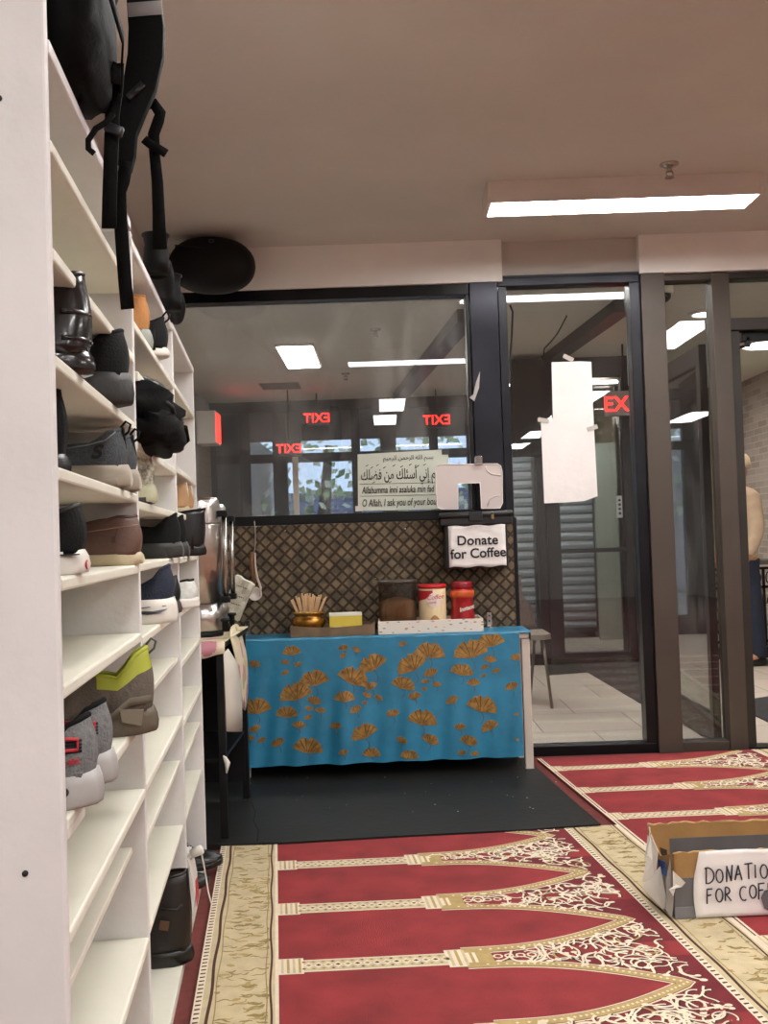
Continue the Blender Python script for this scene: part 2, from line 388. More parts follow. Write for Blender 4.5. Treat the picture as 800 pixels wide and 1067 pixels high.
b = MB(); x = at_y(308, 500, 11.3).x; b.box((x - .03, 11.28, 0), (x + .03, 11.34, 2.15)); struct(b.build('trim_8', mat('cream_post', '#cfc6b4', .6)))
# right bay storefront set nearer
RY = 9.25
b = MB()
def rx(px): return at_y(px, 560, RY).x
for px, w_ in ((532, .06), (567, .13), (655, .07)):
    x = rx(px); b.box((x - w_ / 2, RY - .05, 0), (x + w_ / 2, RY + .05, HC))
b.box((rx(528), RY - .05, 0), (xr, RY + .05, .1)); b.box((rx(528), RY - .05, at_y(600, 372, RY).z), (rx(568), RY + .05, HC)); b.box((rx(566), RY - .045, 2.62), (rx(657), RY + .045, HC))
b.box((rx(567), RY - .03, at_y(600, 574, RY).z - .02), (rx(655), RY + .03, at_y(600, 574, RY).z + .02))
struct(b.build('window_6_frame', FRB))
b = MB(); b.box((rx(528), RY - .003, .1), (rx(655), RY + .003, 2.62)); struct(b.build('window_6', GL2))
# dark side panel with wiring, left of the right bay
b = MB(); b.box((rx(536), RY - .3, 1.9), (rx(566), RY - .05, HC - .05)); struct(b.build('trim_9', mat('dark_panel', '#2b2724', .7, var=.3, vs=5)))
# ceiling beams running away from the glass
def beam(pa, pb, w_, h_, name, m):
    a = at_z(pa[0], pa[1], HC); c = at_z(pb[0], pb[1], HC)
    b = MB(); d = (c - a).normalized(); n = Vector((d.y, -d.x, 0))
    b.prism([a, c, c + n * w_, a + n * w_], (0, 0, -h_)); struct(b.build(name, m))
BEAM = mat('beam_blue_grey', '#3d4049', .45, metal=.3, var=.15, vs=3)
beam((476, 322), (409, 410), .14, .09, 'trim_10', BEAM)
beam((640, 312), (560, 374), .12, .09, 'trim_11', mat('beam_dark', '#2c2b2e', .5))
b = MB(); x = at_z(560, 374, HC).x; b.box((x + .02, RY - .1, 0), (x + .14, RY - .02, HC)); struct(b.build('trim_12', FRB))
# roller shutters beyond the right bay
SHUT = mat('galvanised', '#9aa0a6', .6, metal=.35, var=.12, vs=6)
def shutter(x0, x1, z0, z1, y, label):
    t = thing('roller_shutter', label, 'shutter', ((x0 + x1) / 2, y, z0), 0, 'roller shutters across the street front')
    w2 = (x1 - x0) / 2; b = MB(); z = 0; H = z1 - z0; prof = []
    while z < H:
        prof += [(0, z), (-.022, z + .02), (-.026, z + .055), (-.008, z + .088), (.0, z + .098)]; z += .1
    rings = [[Vector((sx, py_, pz)) for (py_, pz) in prof] for sx in (-w2, w2)]
    back = [Vector((sx, .01, pz)) for sx in (-w2, w2) for (py_, pz) in ()]
    b.loft(rings, False, False, 0, False)
    b.box((-w2, .002, 0), (w2, .02, H)); b.build('slat_curtain', SHUT, t)
    b = MB(); b.box((-w2, -.04, -.02), (w2, .02, .03)); b.build('bottom_bar', mat('shutter_bar', '#55585c', .4, metal=.7), t)
    for sx in (-w2 - .03, w2 + .03):
        b = MB(); b.box((sx - .03, -.05, -.02), (sx + .03, .03, H)); b.build('guide_rail', mat('shutter_rail', '#5d6064', .4, metal=.7), t)
SY = 11.4
shutter(at_y(572, 600, SY).x, at_y(619, 600, SY).x, .1, 2.7, SY, 'grey roller shutter behind the glass door panel, beside a pale panel')
shutter(at_y(530, 600, SY).x, at_y(557, 600, SY).x, .1, 2.7, SY, 'narrow grey roller shutter seen just right of the donation box')
b = MB(); b.box((at_y(500, 600, SY).x, SY + .1, 0), (xr, SY + .2, HC)); struct(b.build('wall_far', mat('far_wall', '#2b2a2a', .8)))
b = MB(); b.box((at_y(622, 600, 11.2).x, 11.15, 0), (at_y(649, 600, 11.2).x, 11.22, at_y(635, 462, 11.2).z)); tag(b.build('pale_panel', mat('pale_panel', '#a9aca2', .5, var=.08, vs=2)), 'tall pale grey panel standing right of the roller shutter', 'panel')
# dark door at the right of the bay with pull bar and intercom
t = thing('dark_door', 'dark glazed door with long steel pull bar, right of the pale panel', 'door', (rx(660), RY + .1, 0))
b = MB(); b.box((-.1, 0, .02), (.75, .05, 2.55)); b.build('door_panel', mat('dark_door', '#1d1d1f', .3), t, bevel=.004)
b = MB(); hx = at_y(661, 600, RY).x - rx(660); b.tube([(hx, 0, .25), (hx, -.09, .25), (hx, -.09, 1.05), (hx, 0, 1.05)], .014); b.build('pull_bar', STEEL, t)
pp = at_y(645.5, 528, RY - .06)
t = thing('intercom_panel', 'small white intercom strip with four round buttons on dark frame', 'intercom', (pp.x, pp.y, pp.z))
b = MB(); b.box((-.025, 0, -.1), (.025, .03, .1)); b.build('faceplate', mat('intercom_white', '#c9c9c9', .5), t, bevel=.004)
for k in range(4):
    b = MB(); b.lathe([(.012, 0), (.012, .006), (0, .006)], n=12, M=Matrix.Rotation(PI / 2, 4, 'X')); b.build('button', GREY_D, t, loc=(0, 0, .06 - .04 * k))
# mats and floor things beyond the glass
MATB = mat('door_mat_dark', '#2f2f31', .95, var=.3, vs=40, bump=.5, bs=200)
def floor_poly(pxs, z0, h, name, m):
    b = MB(); b.prism([at_z(px, py, z0 + h) - Vector((0, 0, h)) for px, py in pxs], (0, 0, h)); return b.build(name, m)
o = floor_poly([(571, 703), (612, 700), (675, 737), (706, 745), (706, 690), (571, 690)], .0, .006, 'entrance_mat', MATB); tag(o, 'dark entrance mat on tiles before the roller shutter doors', 'mat')
b = MB(); q = [(2.3, 5.6), (2.3, 6.9), (3.6, 7.6), (3.6, 5.6)]; b.prism([(x, y, 0) for x, y in q], (0, 0, .008)); tag(b.build('doorway_mat', MATB), 'dark ribbed mat just through the open doorway', 'mat')
# lights beyond the glass
def slim_light(px, py0, py1, wpx, label):
    a = at_z(px, py0, HC - .02); c = at_z(px, py1, HC - .02); y0, y1 = c.y, a.y
    w_ = wpx / FPX * (a.y + c.y) / 2
    t = thing('ceiling_panel_light', label, 'ceiling light', ((a.x + c.x) / 2, (y0 + y1) / 2, HC))
    l = abs(y1 - y0)
    b = MB(); b.box((-w_ / 2 - .02, -l / 2 - .02, -.02), (w_ / 2 + .02, l / 2 + .02, 0)); b.build('housing', FXW, t)
    b = MB(); b.box((-w_ / 2, -l / 2, -.026), (w_ / 2, l / 2, -.02)); b.build('diffuser', emit('panel_light', '#fff4ea', 40.0), t)
slim_light(312, 383, 361, 34, 'bright square ceiling light seen through the big window')
def downlight(px, py, r, label, s=12):
    p = at_z(px, py, HC - .01)
    t = thing('round_downlight', label, 'ceiling light', (p.x, p.y, HC), 0, 'round downlights past the doorway')
    b = MB(); b.lathe([(r + .03, 0), (r + .03, -.012), (r, -.02), (r, -.004), (0, -.004)]); b.build('trim_ring', FXW, t)
    b = MB(); b.lathe([(r * .98, -.006), (r * .9, -.016), (0, -.02)]); b.build('lens', emit('downlight', '#fff0e6', s), t)
downlight(622, 391, .11, 'small round downlight above the paper on the glass')
downlight(735, 327, .1, 'round downlight behind the narrow glass panel')
downlight(800, 359, .22, 'large bright round downlight through the open doorway', 14)
# vent on the far ceiling
p = at_z(292, 402, HC); b = MB(); b.box((p.x - .2, p.y - .2, HC - .008), (p.x + .2, p.y + .2, HC)); [b.box((p.x - .18, p.y - .18 + .07 * k, HC - .014), (p.x + .18, p.y - .15 + .07 * k, HC - .008)) for k in range(5)]
tag(b.build('ceiling_vent', mat('vent_grey', '#6b645d', .6)), 'flat grey ceiling vent beyond the big window', 'vent')
# dome camera
p = at_z(690, 299, HC)
t = thing('dome_camera', 'small dark dome camera on ceiling behind the narrow glass panel', 'camera', (p.x, p.y, HC))
b = MB(); b.lathe([(.07, 0), (.07, -.04), (.06, -.05)]); b.build('base', FXW, t)
b = MB(); b.lathe([(.055, -.05), (.05, -.08), (.03, -.1), (0, -.108)]); b.build('dome', mat('dome_black', '#151515', .1), t)
# exit signs, with mirrored ones standing in for reflections in the glass
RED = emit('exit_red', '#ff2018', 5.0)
def exit_sign(px, py, Y, wpx, label, mirror=False, body='#3a3334'):
    p = at_y(px, py, Y); w_ = wpx / FPX * Y; h_ = w_ * .62
    t = thing('exit_sign', label, 'exit sign', tuple(p), 0, 'red exit signs beyond the glass')
    b = MB(); b.box((-w_ / 2, 0, -h_ / 2), (w_ / 2, .04, h_ / 2)); b.build('housing', mat('exit_housing' + body, body, .4), t, bevel=.004)
    M = frame((0, -.004, -h_ * .31), (1, 0, 0), (0, 0, 1))
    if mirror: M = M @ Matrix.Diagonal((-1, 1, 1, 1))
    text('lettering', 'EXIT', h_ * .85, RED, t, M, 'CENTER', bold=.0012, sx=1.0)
    b = MB(); b.tube([(0, .02, h_ / 2), (0, .02, HC - p.z)], .008); b.build('hanger', BLACKM, t)
exit_sign(651, 420, 8.6, 42, 'red exit sign behind the glass door, right of the taped white paper', body='#8b807c')
exit_sign(301, 467, 10.6, 25, 'mirrored stand-in for a reflected red exit sign, low in the left of the big window', True, '#241c1e')  # this and the next two are reflections built as solid glowing signs
exit_sign(330, 435, 10.9, 26, 'mirrored stand-in for a reflected red exit sign, under the square light in the window', True, '#3b2526')
exit_sign(455, 437, 10.9, 27, 'mirrored stand-in for a reflected red exit sign, in the right of the big window', True, '#2b2424')
pz = at_y(222, 445, 10.4); x = FX0 + .02
t = thing('exit_sign', 'red exit sign on the left tiled wall, seen edge on beside the shelf', 'exit sign', (x + .02, pz.y, pz.z), 0, 'red exit signs beyond the glass')
b = MB(); b.box((0, -.02, -.17), (.2, .3, .17)); b.build('housing', mat('exit_white', '#cfc6bf', .5), t, bevel=.005)
b = MB(); b.box((.2, -.0, -.15), (.207, .28, .15)); b.build('face', emit('exit_glow', '#ff2a20', 4), t)
# wall shelf / fan like dark bracket on left tiled wall
# outside: street tree and brick building
b = MB()
random.seed(3)
for k in range(900):
    a = random.uniform(0, 2 * PI); r = 2.6 * random.random() ** .5; c = Vector((-1.0 + r * math.cos(a) * 1.5, 17 + random.uniform(-1, 1), 2.6 + r * math.sin(a) * .45))
    u = Vector((random.uniform(-1, 1), random.uniform(-1, 1), random.uniform(-1, 1))).normalized() * .1; v = u.orthogonal().normalized() * .07
    b.poly([c - u, c - v, c + u, c + v], 0 if random.random() < .6 else 1)
MB.fix = False
tr = thing('street_tree', 'leafy street tree outside, seen through the far window', 'tree', (0, 0, 0))
o = b.build('foliage', [mat('leaf_green', '#a3b07c', .7), mat('leaf_pale', '#d8d6bd', .7)], tr); MB.fix = True
b = MB(); b.tube([(-1, 17, -.3), (-1.05, 17, 1.2), (-.9, 17, 2.8)], [.16, .13, .06]); b.build('trunk', mat('bark', '#3c332b', .9), tr)
b = MB(); b.box((-9, 24, -.3), (8, 25, 2.35)); bb = b.build('brick_building', brick_mat('blue_brick', '#5c6074', '#4d5166', '#757a8c', 1.0, .4, .13, 'XZ', .02, .3)); tag(bb, 'bluish brick building across the street, through the far window', 'building')
# chair beyond the glass
pc = at_z(576, 738, 0)
ch = thing('cafe_chair', 'cafe chair with thin steel legs behind the glass beside the table', 'chair', (pc.x - .22, pc.y + .2, 0))
b = MB(); b.prism([(-.26, -.22, .47), (.18, -.22, .47), (.23, -.17, .47), (.23, .2, .47), (-.26, .2, .47)], (0, 0, .035)); b.build('seat', mat('chair_seat', '#8d8377', .5), ch, bevel=.008)
LEG = mat('chair_leg', '#8a847d', .3, metal=.9)
for lx0, ly0_, lx1, ly1_ in ((.17, -.18, .215, -.2), (-.2, -.18, -.24, -.2), (.17, .16, .12, .2), (-.2, .16, -.24, .2)):
    b = MB(); b.tube([(lx0, ly0_, .47), (lx1, ly1_, 0)], .011); b.build('leg', LEG, ch)
b = MB(); rings = []
for k in range(9):
    zz = .5 + .05 * k; w_ = .2 - .0006 * (k ** 3); rings.append([Vector((x, .2 + .03 * math.cos(x * 6) + dy + .01 * k, zz)) for x, dy in ((-w_ - .04, 0), (-.1, -.015), (0, -.02), (.1, -.015), (w_ - .02, 0), (w_ - .02, .03), (0, .02), (-w_ - .04, .03))])
b.loft(rings); b.build('backrest', mat('chair_back', '#5f5049', .9, var=.35, vs=25, bump=.6, bs=90), ch)

# ---- right zone through the doorway: railing, counter, picture, menu screens
IRON = mat('wrought_iron', '#141315', .5, metal=.5)
ra = thing('iron_railing', 'black wrought iron railing with scrolls under a dark counter ledge', 'railing', (3.02, 9.75, 0))
x0, x1 = -.02, .95
for z in (.08, .78, .6):
    b = MB(); b.box((x0, -.012, z), (x1, .012, z + .025)); b.build('rail', IRON, ra)
for k in range(4):
    x = x0 + k * .32; b = MB(); b.box((x - .012, -.012, 0), (x + .012, .012, .8)); b.build('post', IRON, ra)
for k in range(3):
    for zc, r0 in ((.23, .11), (.45, .11)):
        for sgn in (-1, 1):
            cx_ = x0 + .16 + k * .32 + sgn * .065; pts = []
            for j in range(26):
                a = j / 25 * 3.6 * PI; r = r0 * (1 - j / 30); pts.append((cx_ + sgn * r * .62 * math.cos(a), 0, zc + r * math.sin(a)))
            b = MB(); b.tube(pts, .008, 6); b.build('scroll', IRON, ra)
    for q in range(3):
        b = MB(); b.tube([(x0 + .06 + k * .32 + q * .1 + .035 * math.cos(a / 8 * PI), 0, .7 + .06 * math.sin(a / 8 * PI)) for a in range(17)], .006, 6); b.build('ring', IRON, ra)
b = MB(); b.box((3.0, 9.65, .83), (3.98, 10.2, .87)); tag(b.build('counter_ledge', mat('ledge', '#5a5550', .35, var=.1)), 'dark counter ledge above the iron railing', 'counter')
pm = at_y(795, 470, 9.75)
t = thing('framed_picture', 'gold edged framed picture on the pale brick wall', 'picture', (xr - .03, 9.75, 1.95))
b = MB(); b.box((0, -.45, -1.0), (.03, .45, .42)); b.build('frame', mat('picture_frame', '#1b1410', .4), t, bevel=.006)
b = MB(); b.box((-.006, -.4, -.22), (0, .4, .37)); b.build('image', mat('picture_gold', '#a8865c', .6, var=.5, vs=5), t)
for r_ in range(5):
    b = MB(); b.box((-.01, -.36, -.38 - .14 * r_), (-.002, .36, -.28 - .14 * r_)); b.build('menu_row', emit('menu_green', '#3fd07a', 1.2) if r_ in (0, 1, 3) else emit('menu_dim', '#2b6b48', .6), t)
b = MB(); b.box((2.36, FARY - .02, 0), (xr, FARY + .04, HC)); struct(b.build('wall_far_right', brick_mat('tan_tile', '#a3937c', '#94866f', '#7d715e', 1.0, .4, .12, 'XZ', .004, .3)))
# dark window in far right corner
b = MB(); b.box((at_y(766, 450, 11.3).x, 11.28, 0), (at_y(777, 450, 11.3).x, 11.34, at_y(770, 402, 11.3).z)); struct(b.build('window_7', mat('night_glass', '#20232b', .1)))
# ------------------------------------------------------------------ the shoe shelf
S0 = shelf_s(63, 570); S1 = shelf_s(144.5, 570); S2 = shelf_s(185.5, 570); S3 = shelf_s(206, 570)
SHELF_D = .32
sh = thing('shoe_shelf', 'tall white painted wooden shoe shelf along the left wall', 'shelf', tuple(SW(0, 0, 0)), TH)
TB = .019
ztop = [1.872, 1.838, 1.845]
rows = [
    [1.756, 1.608, 1.462, 1.311, 1.162, 1.018, .842, .693, (.573, -.03), .385],
    [1.685, 1.426, 1.298, 1.165, 1.009, (.868, -.012), .697, (.565, -.012), (.376, -.008)],
    [1.690, 1.437, 1.3, 1.163, 1.005, .853, .677, (.543, -.01), (.366, -.01)],
]
ys = [S0, S1, S2, S3]
b = MB(); b.box((-SHELF_D, S0 - .022, 0), (0, S0, 2.62)); b.build('end_panel', WHITE_P, sh, bevel=.004)
b = MB(); b.box((-SHELF_D, S3, 0), (0, S3 + .02, ztop[2] + .02)); b.build('end_panel', WHITE_P, sh, bevel=.003)
for s_, zt in ((S1, 1.872), (S2, 1.845)):
    b = MB(); b.box((-SHELF_D, s_, 0), (0, s_ + .02, zt)); b.build('divider', WHITE_P, sh, bevel=.003)
for k in range(3):
    y0 = ys[k] + (0 if k == 0 else .02); y1 = ys[k + 1]
    b = MB(); b.box((-SHELF_D, ys[k], ztop[k]), (.002, y1 + (.02 if k == 2 else 0), ztop[k] + .022)); b.build('top_board', WHITE_P, sh, bevel=.004)
    for r in rows[k]:
        z, t = r if isinstance(r, tuple) else (r, 0.0)
        th_ = TB if t == 0 else .014
        b = MB(); b.box((-SHELF_D + .012, y0, z - th_), (t + .001, y1, z)); b.build('shelf_board', CREAM_P, sh, bevel=.004 if t == 0 else .002)
    b = MB(); b.box((-SHELF_D + .012, y0, 0), (-.004, y1, .03)); b.build('bottom_board', CREAM_P, sh, bevel=.003)
b = MB(); b.box((-SHELF_D, S0, 0), (-SHELF_D + .012, S3, 1.85)); b.build('back_panel', CREAM_P, sh)
# short broken board sticking out over the bag
b = MB(); b.box((-.3, S1 + .02, 1.556), (.006, S1 + .33, 1.575)); b.build('shelf_board', CREAM_P, sh, bevel=.002)
# small screw holes
for yy, zz in ((-.06, 1.80), (-.05, .78)):
    b = MB(); b.lathe([(.004, 0), (.004, .003), (0, .003)], n=10, M=Matrix.Rotation(PI / 2, 4, 'X')); b.build('screw_hole', INK, sh, loc=(yy, S0 - .0215, zz))

# ------------------------------------------------------------------ shoes
US = [0, .012, .04, .08, .14, .2, .26, .32, .37, .42, .47, .53, .6, .68, .76, .84, .9, .95, .985, 1.0]
WPTS = [(0, 0), (.012, .3), (.04, .54), (.08, .7), (.14, .8), (.26, .82), (.42, .84), (.53, .9), (.68, 1.0), (.76, .99), (.84, .9), (.9, .76), (.95, .56), (.985, .3), (1, .0)]
def interp(pts, u):
    for (a, fa), (c, fc) in zip(pts, pts[1:]):
        if a <= u <= c: return fa + (fc - fa) * (u - a) / (c - a)
    return pts[-1][1]
def smooth_interp(pts, u):
    for (a, fa), (c, fc) in zip(pts, pts[1:]):
        if a <= u <= c:
            t = (u - a) / (c - a); t = t * t * (3 - 2 * t); return fa + (fc - fa) * t
    return pts[-1][1]
def shoe(label, loc, rotz, mats, L=.285, Wd=.1, hp=None, sole=(.03, .022), uth=.42, loop=False, laces=None, tongue=False, flare=.0, group=None, solew=1.05, panel=None, chunky=False, name='shoe', cat='shoe', outsole=None, strap=None, heeltab=None, spring=.012):
    """heel at the local origin, toe towards local +X"""
    t = thing(name, label, cat, loc, rotz, group)
    hp = hp or [(0, .085), (.1, .08), (.25, .062), (.42, .075), (.6, .055), (.85, .042), (1, .018)]
    def st(u): return smooth_interp([(0, sole[0]), (.3, sole[0]), (.65, sole[1]), (1, sole[1])], u)
    def lift(u): return spring * max(0, (u - .75) / .25) ** 2 + .004 * max(0, (.06 - u) / .06) ** 2
    hw = lambda u: interp(WPTS, u) * Wd / 2
    # sole
    b = MB(); rings = []
    for u in US:
        w = hw(u) * solew + (.002 if 0 < u < 1 else 0); z0 = lift(u); z1 = z0 + st(u)
        xo = u * L + (-.006 if u < .02 else (.006 if u > .98 else 0)) * (1.6 if chunky else 1)
        prof = [(-.88, 0), (-.97, .12), (-1.0, .35), (-.995, .7), (-.975, 1), (.975, 1), (.995, .7), (1.0, .35), (.97, .12), (.88, 0)]
        rings.append([Vector((xo + (-.007 * math.sin(PI * (.15 + .8 * q)) * max(0, 1 - u / .06) + .004 * q * max(0, 1 - u / .06)), w * p, z0 + (z1 - z0) * q)) for p, q in prof])
    b.loft(rings); b.build('sole', mats['sole'], t)
    if outsole:
        b = MB(); rings = []
        for u in US:
            w = hw(u) * solew + .0035; z0 = lift(u) - .001; h_ = st(u) * outsole
            rings.append([Vector((u * L + (-.008 if u < .02 else (.008 if u > .98 else 0)), w * p, z0 + h_ * q)) for p, q in ((-.95, 0), (-1, 1), (1, 1), (.95, 0))])
        b.loft(rings); b.build('outsole', mats['outsole'], t)
    # upper
    b = MB(); NSEG = 9; rows_ = []; edge = []
    for u in US:
        z0 = lift(u) + st(u) * .9; H = smooth_interp(hp, u) - st(u) * .9; w = hw(u)
        k = 1.0 if u > uth else 0.0
        o_ = 0 if u > uth else w * (.66 + flare) * min(1, (uth - u) / .06) if u > .02 else w * .6
        back = -.005 * max(0, 1 - u / .1)
        Lr = []
        for i in range(NSEG + 1):
            s = i / NSEG
            x = w * (1 + .012 * math.sin(PI * min(1, s * 1.3))) * (1 - s ** 1.9) + o_ * s ** 1.9
            z = H * (s if k == 0 else (1 - (1 - s) ** 2.1) * .35 + .65 * s ** .85)
            dx = back * math.sin(PI * min(1, s * 1.15)) + (.005 * (s ** 3) * max(0, 1 - u / .15) if flare <= 0 else -.008 * s ** 2 * max(0, 1 - u / .15))
            Lr.append((u * L + dx, x, z0 + z))
        rows_.append(Lr)
        if u <= uth + .001: edge.append(Lr[-1])
    for sg in (1, -1):
        vs = [Vector((p[0], p[1] * sg, p[2])) for r in rows_ for p in r]; n = NSEG + 1; fs = []
        for a in range(len(rows_) - 1):
            for i in range(NSEG):
                q = (a * n + i, a * n + i + 1, (a + 1) * n + i + 1, (a + 1) * n + i); fs.append(q if sg > 0 else q[::-1])
        # material: panel option paints the collar region as its own slot
        o0 = len(b.f); b.add(vs, fs, 0, True)
        if panel:
            for j, q in enumerate(fs):
                a = j // NSEG; i = j % NSEG
                if panel(US[a], i / NSEG): b.mi[o0 + j] = 1
    ms = [mats['upper']] + ([mats['panel']] if panel else [])
    uo = b.build('upper', ms, t)
    sd = uo.modifiers.new('solid', 'SOLIDIFY'); sd.thickness = .003; sd.offset = -1
    # padded collar and lining
    loop_pts = [Vector(e) for e in edge] + [Vector((e[0], -e[1], e[2])) for e in edge[::-1]]
    loop_pts = [p for i, p in enumerate(loop_pts) if i == 0 or (p - loop_pts[i - 1]).length > 1e-4]
    b = MB(); b.tube(loop_pts, .0045, 8, close=True); b.build('collar', mats.get('collar', mats['upper']), t)
    b = MB(); rings = []
    for e, u in zip(edge, [u for u in US if u <= uth + .001]):
        y = max(e[1], .001); zb = st(u) + .006
        rings.append([Vector((e[0] + .003, y * .96, e[2] - .002)), Vector((e[0] + .004, y * 1.05, (e[2] + zb) / 2)), Vector((e[0] + .006, y * .9, zb)), Vector((e[0] + .006, -y * .9, zb)), Vector((e[0] + .004, -y * 1.05, (e[2] + zb) / 2)), Vector((e[0] + .003, -y * .96, e[2] - .002))])
    b.loft(rings, closed=False); b.build('lining', mats.get('lining', BLACK), t)
    if tongue:
        b = MB(); rings = []
        for q in range(6):
            u = uth - .07 + q * .05; zc = smooth_interp(hp, uth + .02) + (.03 - .011 * q); wv = Wd * (.24 - .01 * q)
            rings.append([Vector((u * L, -wv, zc)), Vector((u * L, 0, zc + .008)), Vector((u * L, wv, zc)), Vector((u * L, 0, zc + .003))])
        b.loft(rings); b.build('tongue', mats.get('tongue', mats['upper']), t)
    if laces:
        for q in range(5):
            u = uth + .02 + q * .045; zc = smooth_interp(hp, u) + .002; wv = Wd * .2
            b = MB(); b.tube([(u * L, -wv, zc - .01), (u * L + .004, 0, zc + .004), (u * L + .008, wv, zc - .01)], .0032, 6); b.build('lace', laces, t)
    if loop:
        e = edge[0]
        b = MB(); b.tube([(e[0] - .002, -.0, e[2] - .014), (e[0] - .014, 0, e[2] - .004), (e[0] - .018, 0, e[2] + .010), (e[0] - .009, 0, e[2] + .016), (e[0] + .001, 0, e[2] + .004)], .0026, 6); b.build('heel_loop', loop, t)
    if heeltab:
        e = edge[0]; b = MB(); b.ribbon([(e[0] - .004, 0, e[2] + .004), (e[0] - .009, 0, (e[2] + sole[0]) / 2), (e[0] - .006, 0, sole[0] + .004)], (0, .018, 0), .003); b.build('heel_tab', heeltab, t)
    if strap:
        b = MB()
        for u in strap:
            pts = []
            w = hw(u); H = smooth_interp(hp, u)
            for j in range(13):
                a = PI * j / 12; pts.append((u * L + .004, (w + .003) * math.cos(a), st(u) * .6 + (H - st(u) * .6 + .003) * math.sin(a) ** .7))
            b.ribbon(pts, (.022, 0, 0), .003)
        b.build('strap', mats.get('strap', mats['upper']), t)
    t['L'] = L
    del t['L']
    return t
def put(px, py, t, z, yaw=0.0, toe_out=False):
    """heel (or toe) column in the picture, protrusion from the shelf front, board height"""
    s = shelf_s(px, py, t)
    if toe_out: return tuple(SW(t, s, z)), TH + yaw
    return tuple(SW(t, s, z)), TH + PI + yaw
KN = mat('charcoal_knit', '#42474a', .85, var=.25, vs=160, bump=.4, bs=300)
SOLE_B = mat('beige_sole', '#958b7b', .6, var=.12, vs=20)
BLK_L = mat('black_leather', '#0d0d0d', .35, var=.2, vs=30, bump=.1, bs=90)
BLK_G = mat('glossy_black', '#141414', .22, var=.2, vs=20, coat=.3)
BLK_T = mat('black_textile', '#0c0c0c', .85, var=.3, vs=60, bump=.25, bs=200, spec=.25)
GREYS = mat('grey_black_sole', '#272725', .55, var=.15, vs=18, bump=.2, bs=60)
BROWN_L = mat('brown_leather', '#5c4033', .5, var=.15, vs=15, bump=.15, bs=80)
CREAM_S = mat('cream_sole', '#b8a98a', .65, var=.12, vs=15, bump=.2, bs=60)
WHITE_S = mat('white_rubber', '#d8d4cb', .5, var=.06, vs=15)
OLIVE = mat('olive_taupe', '#5d5348', .75, var=.12, vs=40, bump=.3, bs=150)
OLIVE_S = mat('olive_sole', '#5a5142', .7, var=.2, vs=15, bump=.3, bs=50)
LIME = mat('lime_neoprene', '#a2a832', .6, var=.06, vs=10)
GREY_U = mat('grey_mesh', '#6f7170', .75, var=.2, vs=90, bump=.5, bs=220)
GREY_SO = mat('pale_grey_sole', '#a9a7a3', .5, var=.15, vs=10)
TAN = mat('tan_nubuck', '#a8713a', .8, var=.12, vs=25, bump=.2, bs=150)
TAN2 = mat('sand_suede', '#b08a62', .8, var=.18, vs=20, bump=.2, bs=150)
NAVY = mat('navy_knit', '#131c30', .8, var=.2, vs=80, bump=.4, bs=220)
REDT = mat('red_print', '#b3262f', .5)
BOOT_B = mat('dark_brown_boot', '#1a1410', .45, var=.25, vs=12, bump=.25, bs=40)
low = [(0, .088), (.1, .084), (.25, .062), (.42, .078), (.6, .06), (.85, .046), (1, .02)]
# 1 glossy black boot at the left end of the third row
l, r = put(91, 352, .012, 1.462)
boot = shoe('glossy black ankle boot at the left end of the row above the charcoal slip-ons', l, r, dict(sole=BLK_G, upper=BLK_G, collar=BLK_L), L=.29, Wd=.105, hp=[(0, .15), (.3, .145), (.42, .12), (.55, .085), (.85, .055), (1, .025)], sole=(.032, .022), uth=.34)
for k in range(2):
    b = MB(); z = .05 + .04 * k; b.tube([(.058 - .062 * math.cos(a), .05 * math.sin(a) * .95, z) for a in [(-1.1 + 2.2 * j / 12) for j in range(13)]], .004, 8); b.build('ribbed_band', BLK_G, boot)
# 2 black clog with thick grey sole
l, r = put(131, 390, .02, 1.462, .1)
shoe('black slip-on with thick dark grey sole beside the glossy black boot', l, r, dict(sole=GREYS, upper=BLK_T, collar=BLK_T), L=.3, Wd=.115, hp=[(0, .135), (.1, .128), (.25, .1), (.42, .11), (.6, .085), (.85, .06), (1, .03)], sole=(.055, .04), solew=1.1, chunky=True)
# 3 charcoal knit slip-ons (pair)
def skech(px, s_off, label):
    l, r = put(px, 490, .006, 1.311, .04)
    l = tuple(Vector(l) + DS * s_off)
    t = shoe(label, l, r, dict(sole=SOLE_B, upper=KN, collar=KN, lining=KN, outsole=mat('taupe_outsole', '#74695c', .6, var=.15, vs=20)), L=.3, Wd=.105, hp=[(0, .108), (.07, .104), (.2, .082), (.42, .078), (.6, .066), (.85, .05), (1, .025)], sole=(.042, .03), loop=BLK_T, solew=1.12, chunky=True, heeltab=BLK_T, outsole=.45)
    return t
t = skech(130, 0, 'charcoal knit slip-on with beige sole and letter mark, nearest of its pair')
def side_mark(t, y):
    text('letter_mark', 'S', .034, INK, t, frame((.056, y + .001, .054), (-1, 0, .1), (0, 0, 1)), 'LEFT', bold=.0012, shear=.35, sx=1.2); return
    b = MB(); pts = [(.045 + .012 * math.cos(a), y, .068 + .006 * math.sin(a)) for a in [0.4 + j * .35 for j in range(10)]]
    b.tube(pts, .0018, 6); b.tube([(.045 - .012 * math.cos(a), y, .057 + .006 * math.sin(a)) for a in [-2.6 + j * .35 for j in range(10)]], .0018, 6); b.tube([(.036, y, .066), (.054, y, .059)], .002, 6)
    b.build('letter_mark', INK, t)
side_mark(t, .0475)
b = MB(); pts = [(.012, .03, .105), (.03, .043, .088), (.06, .0465, .08), (.1, .046, .074)]; b.tube(pts, .0012, 5); b.build('seam', mat('seam_grey', '#7d8284', .8), t)
skech(131, .115, 'charcoal knit slip-on with beige sole, farther of its pair')
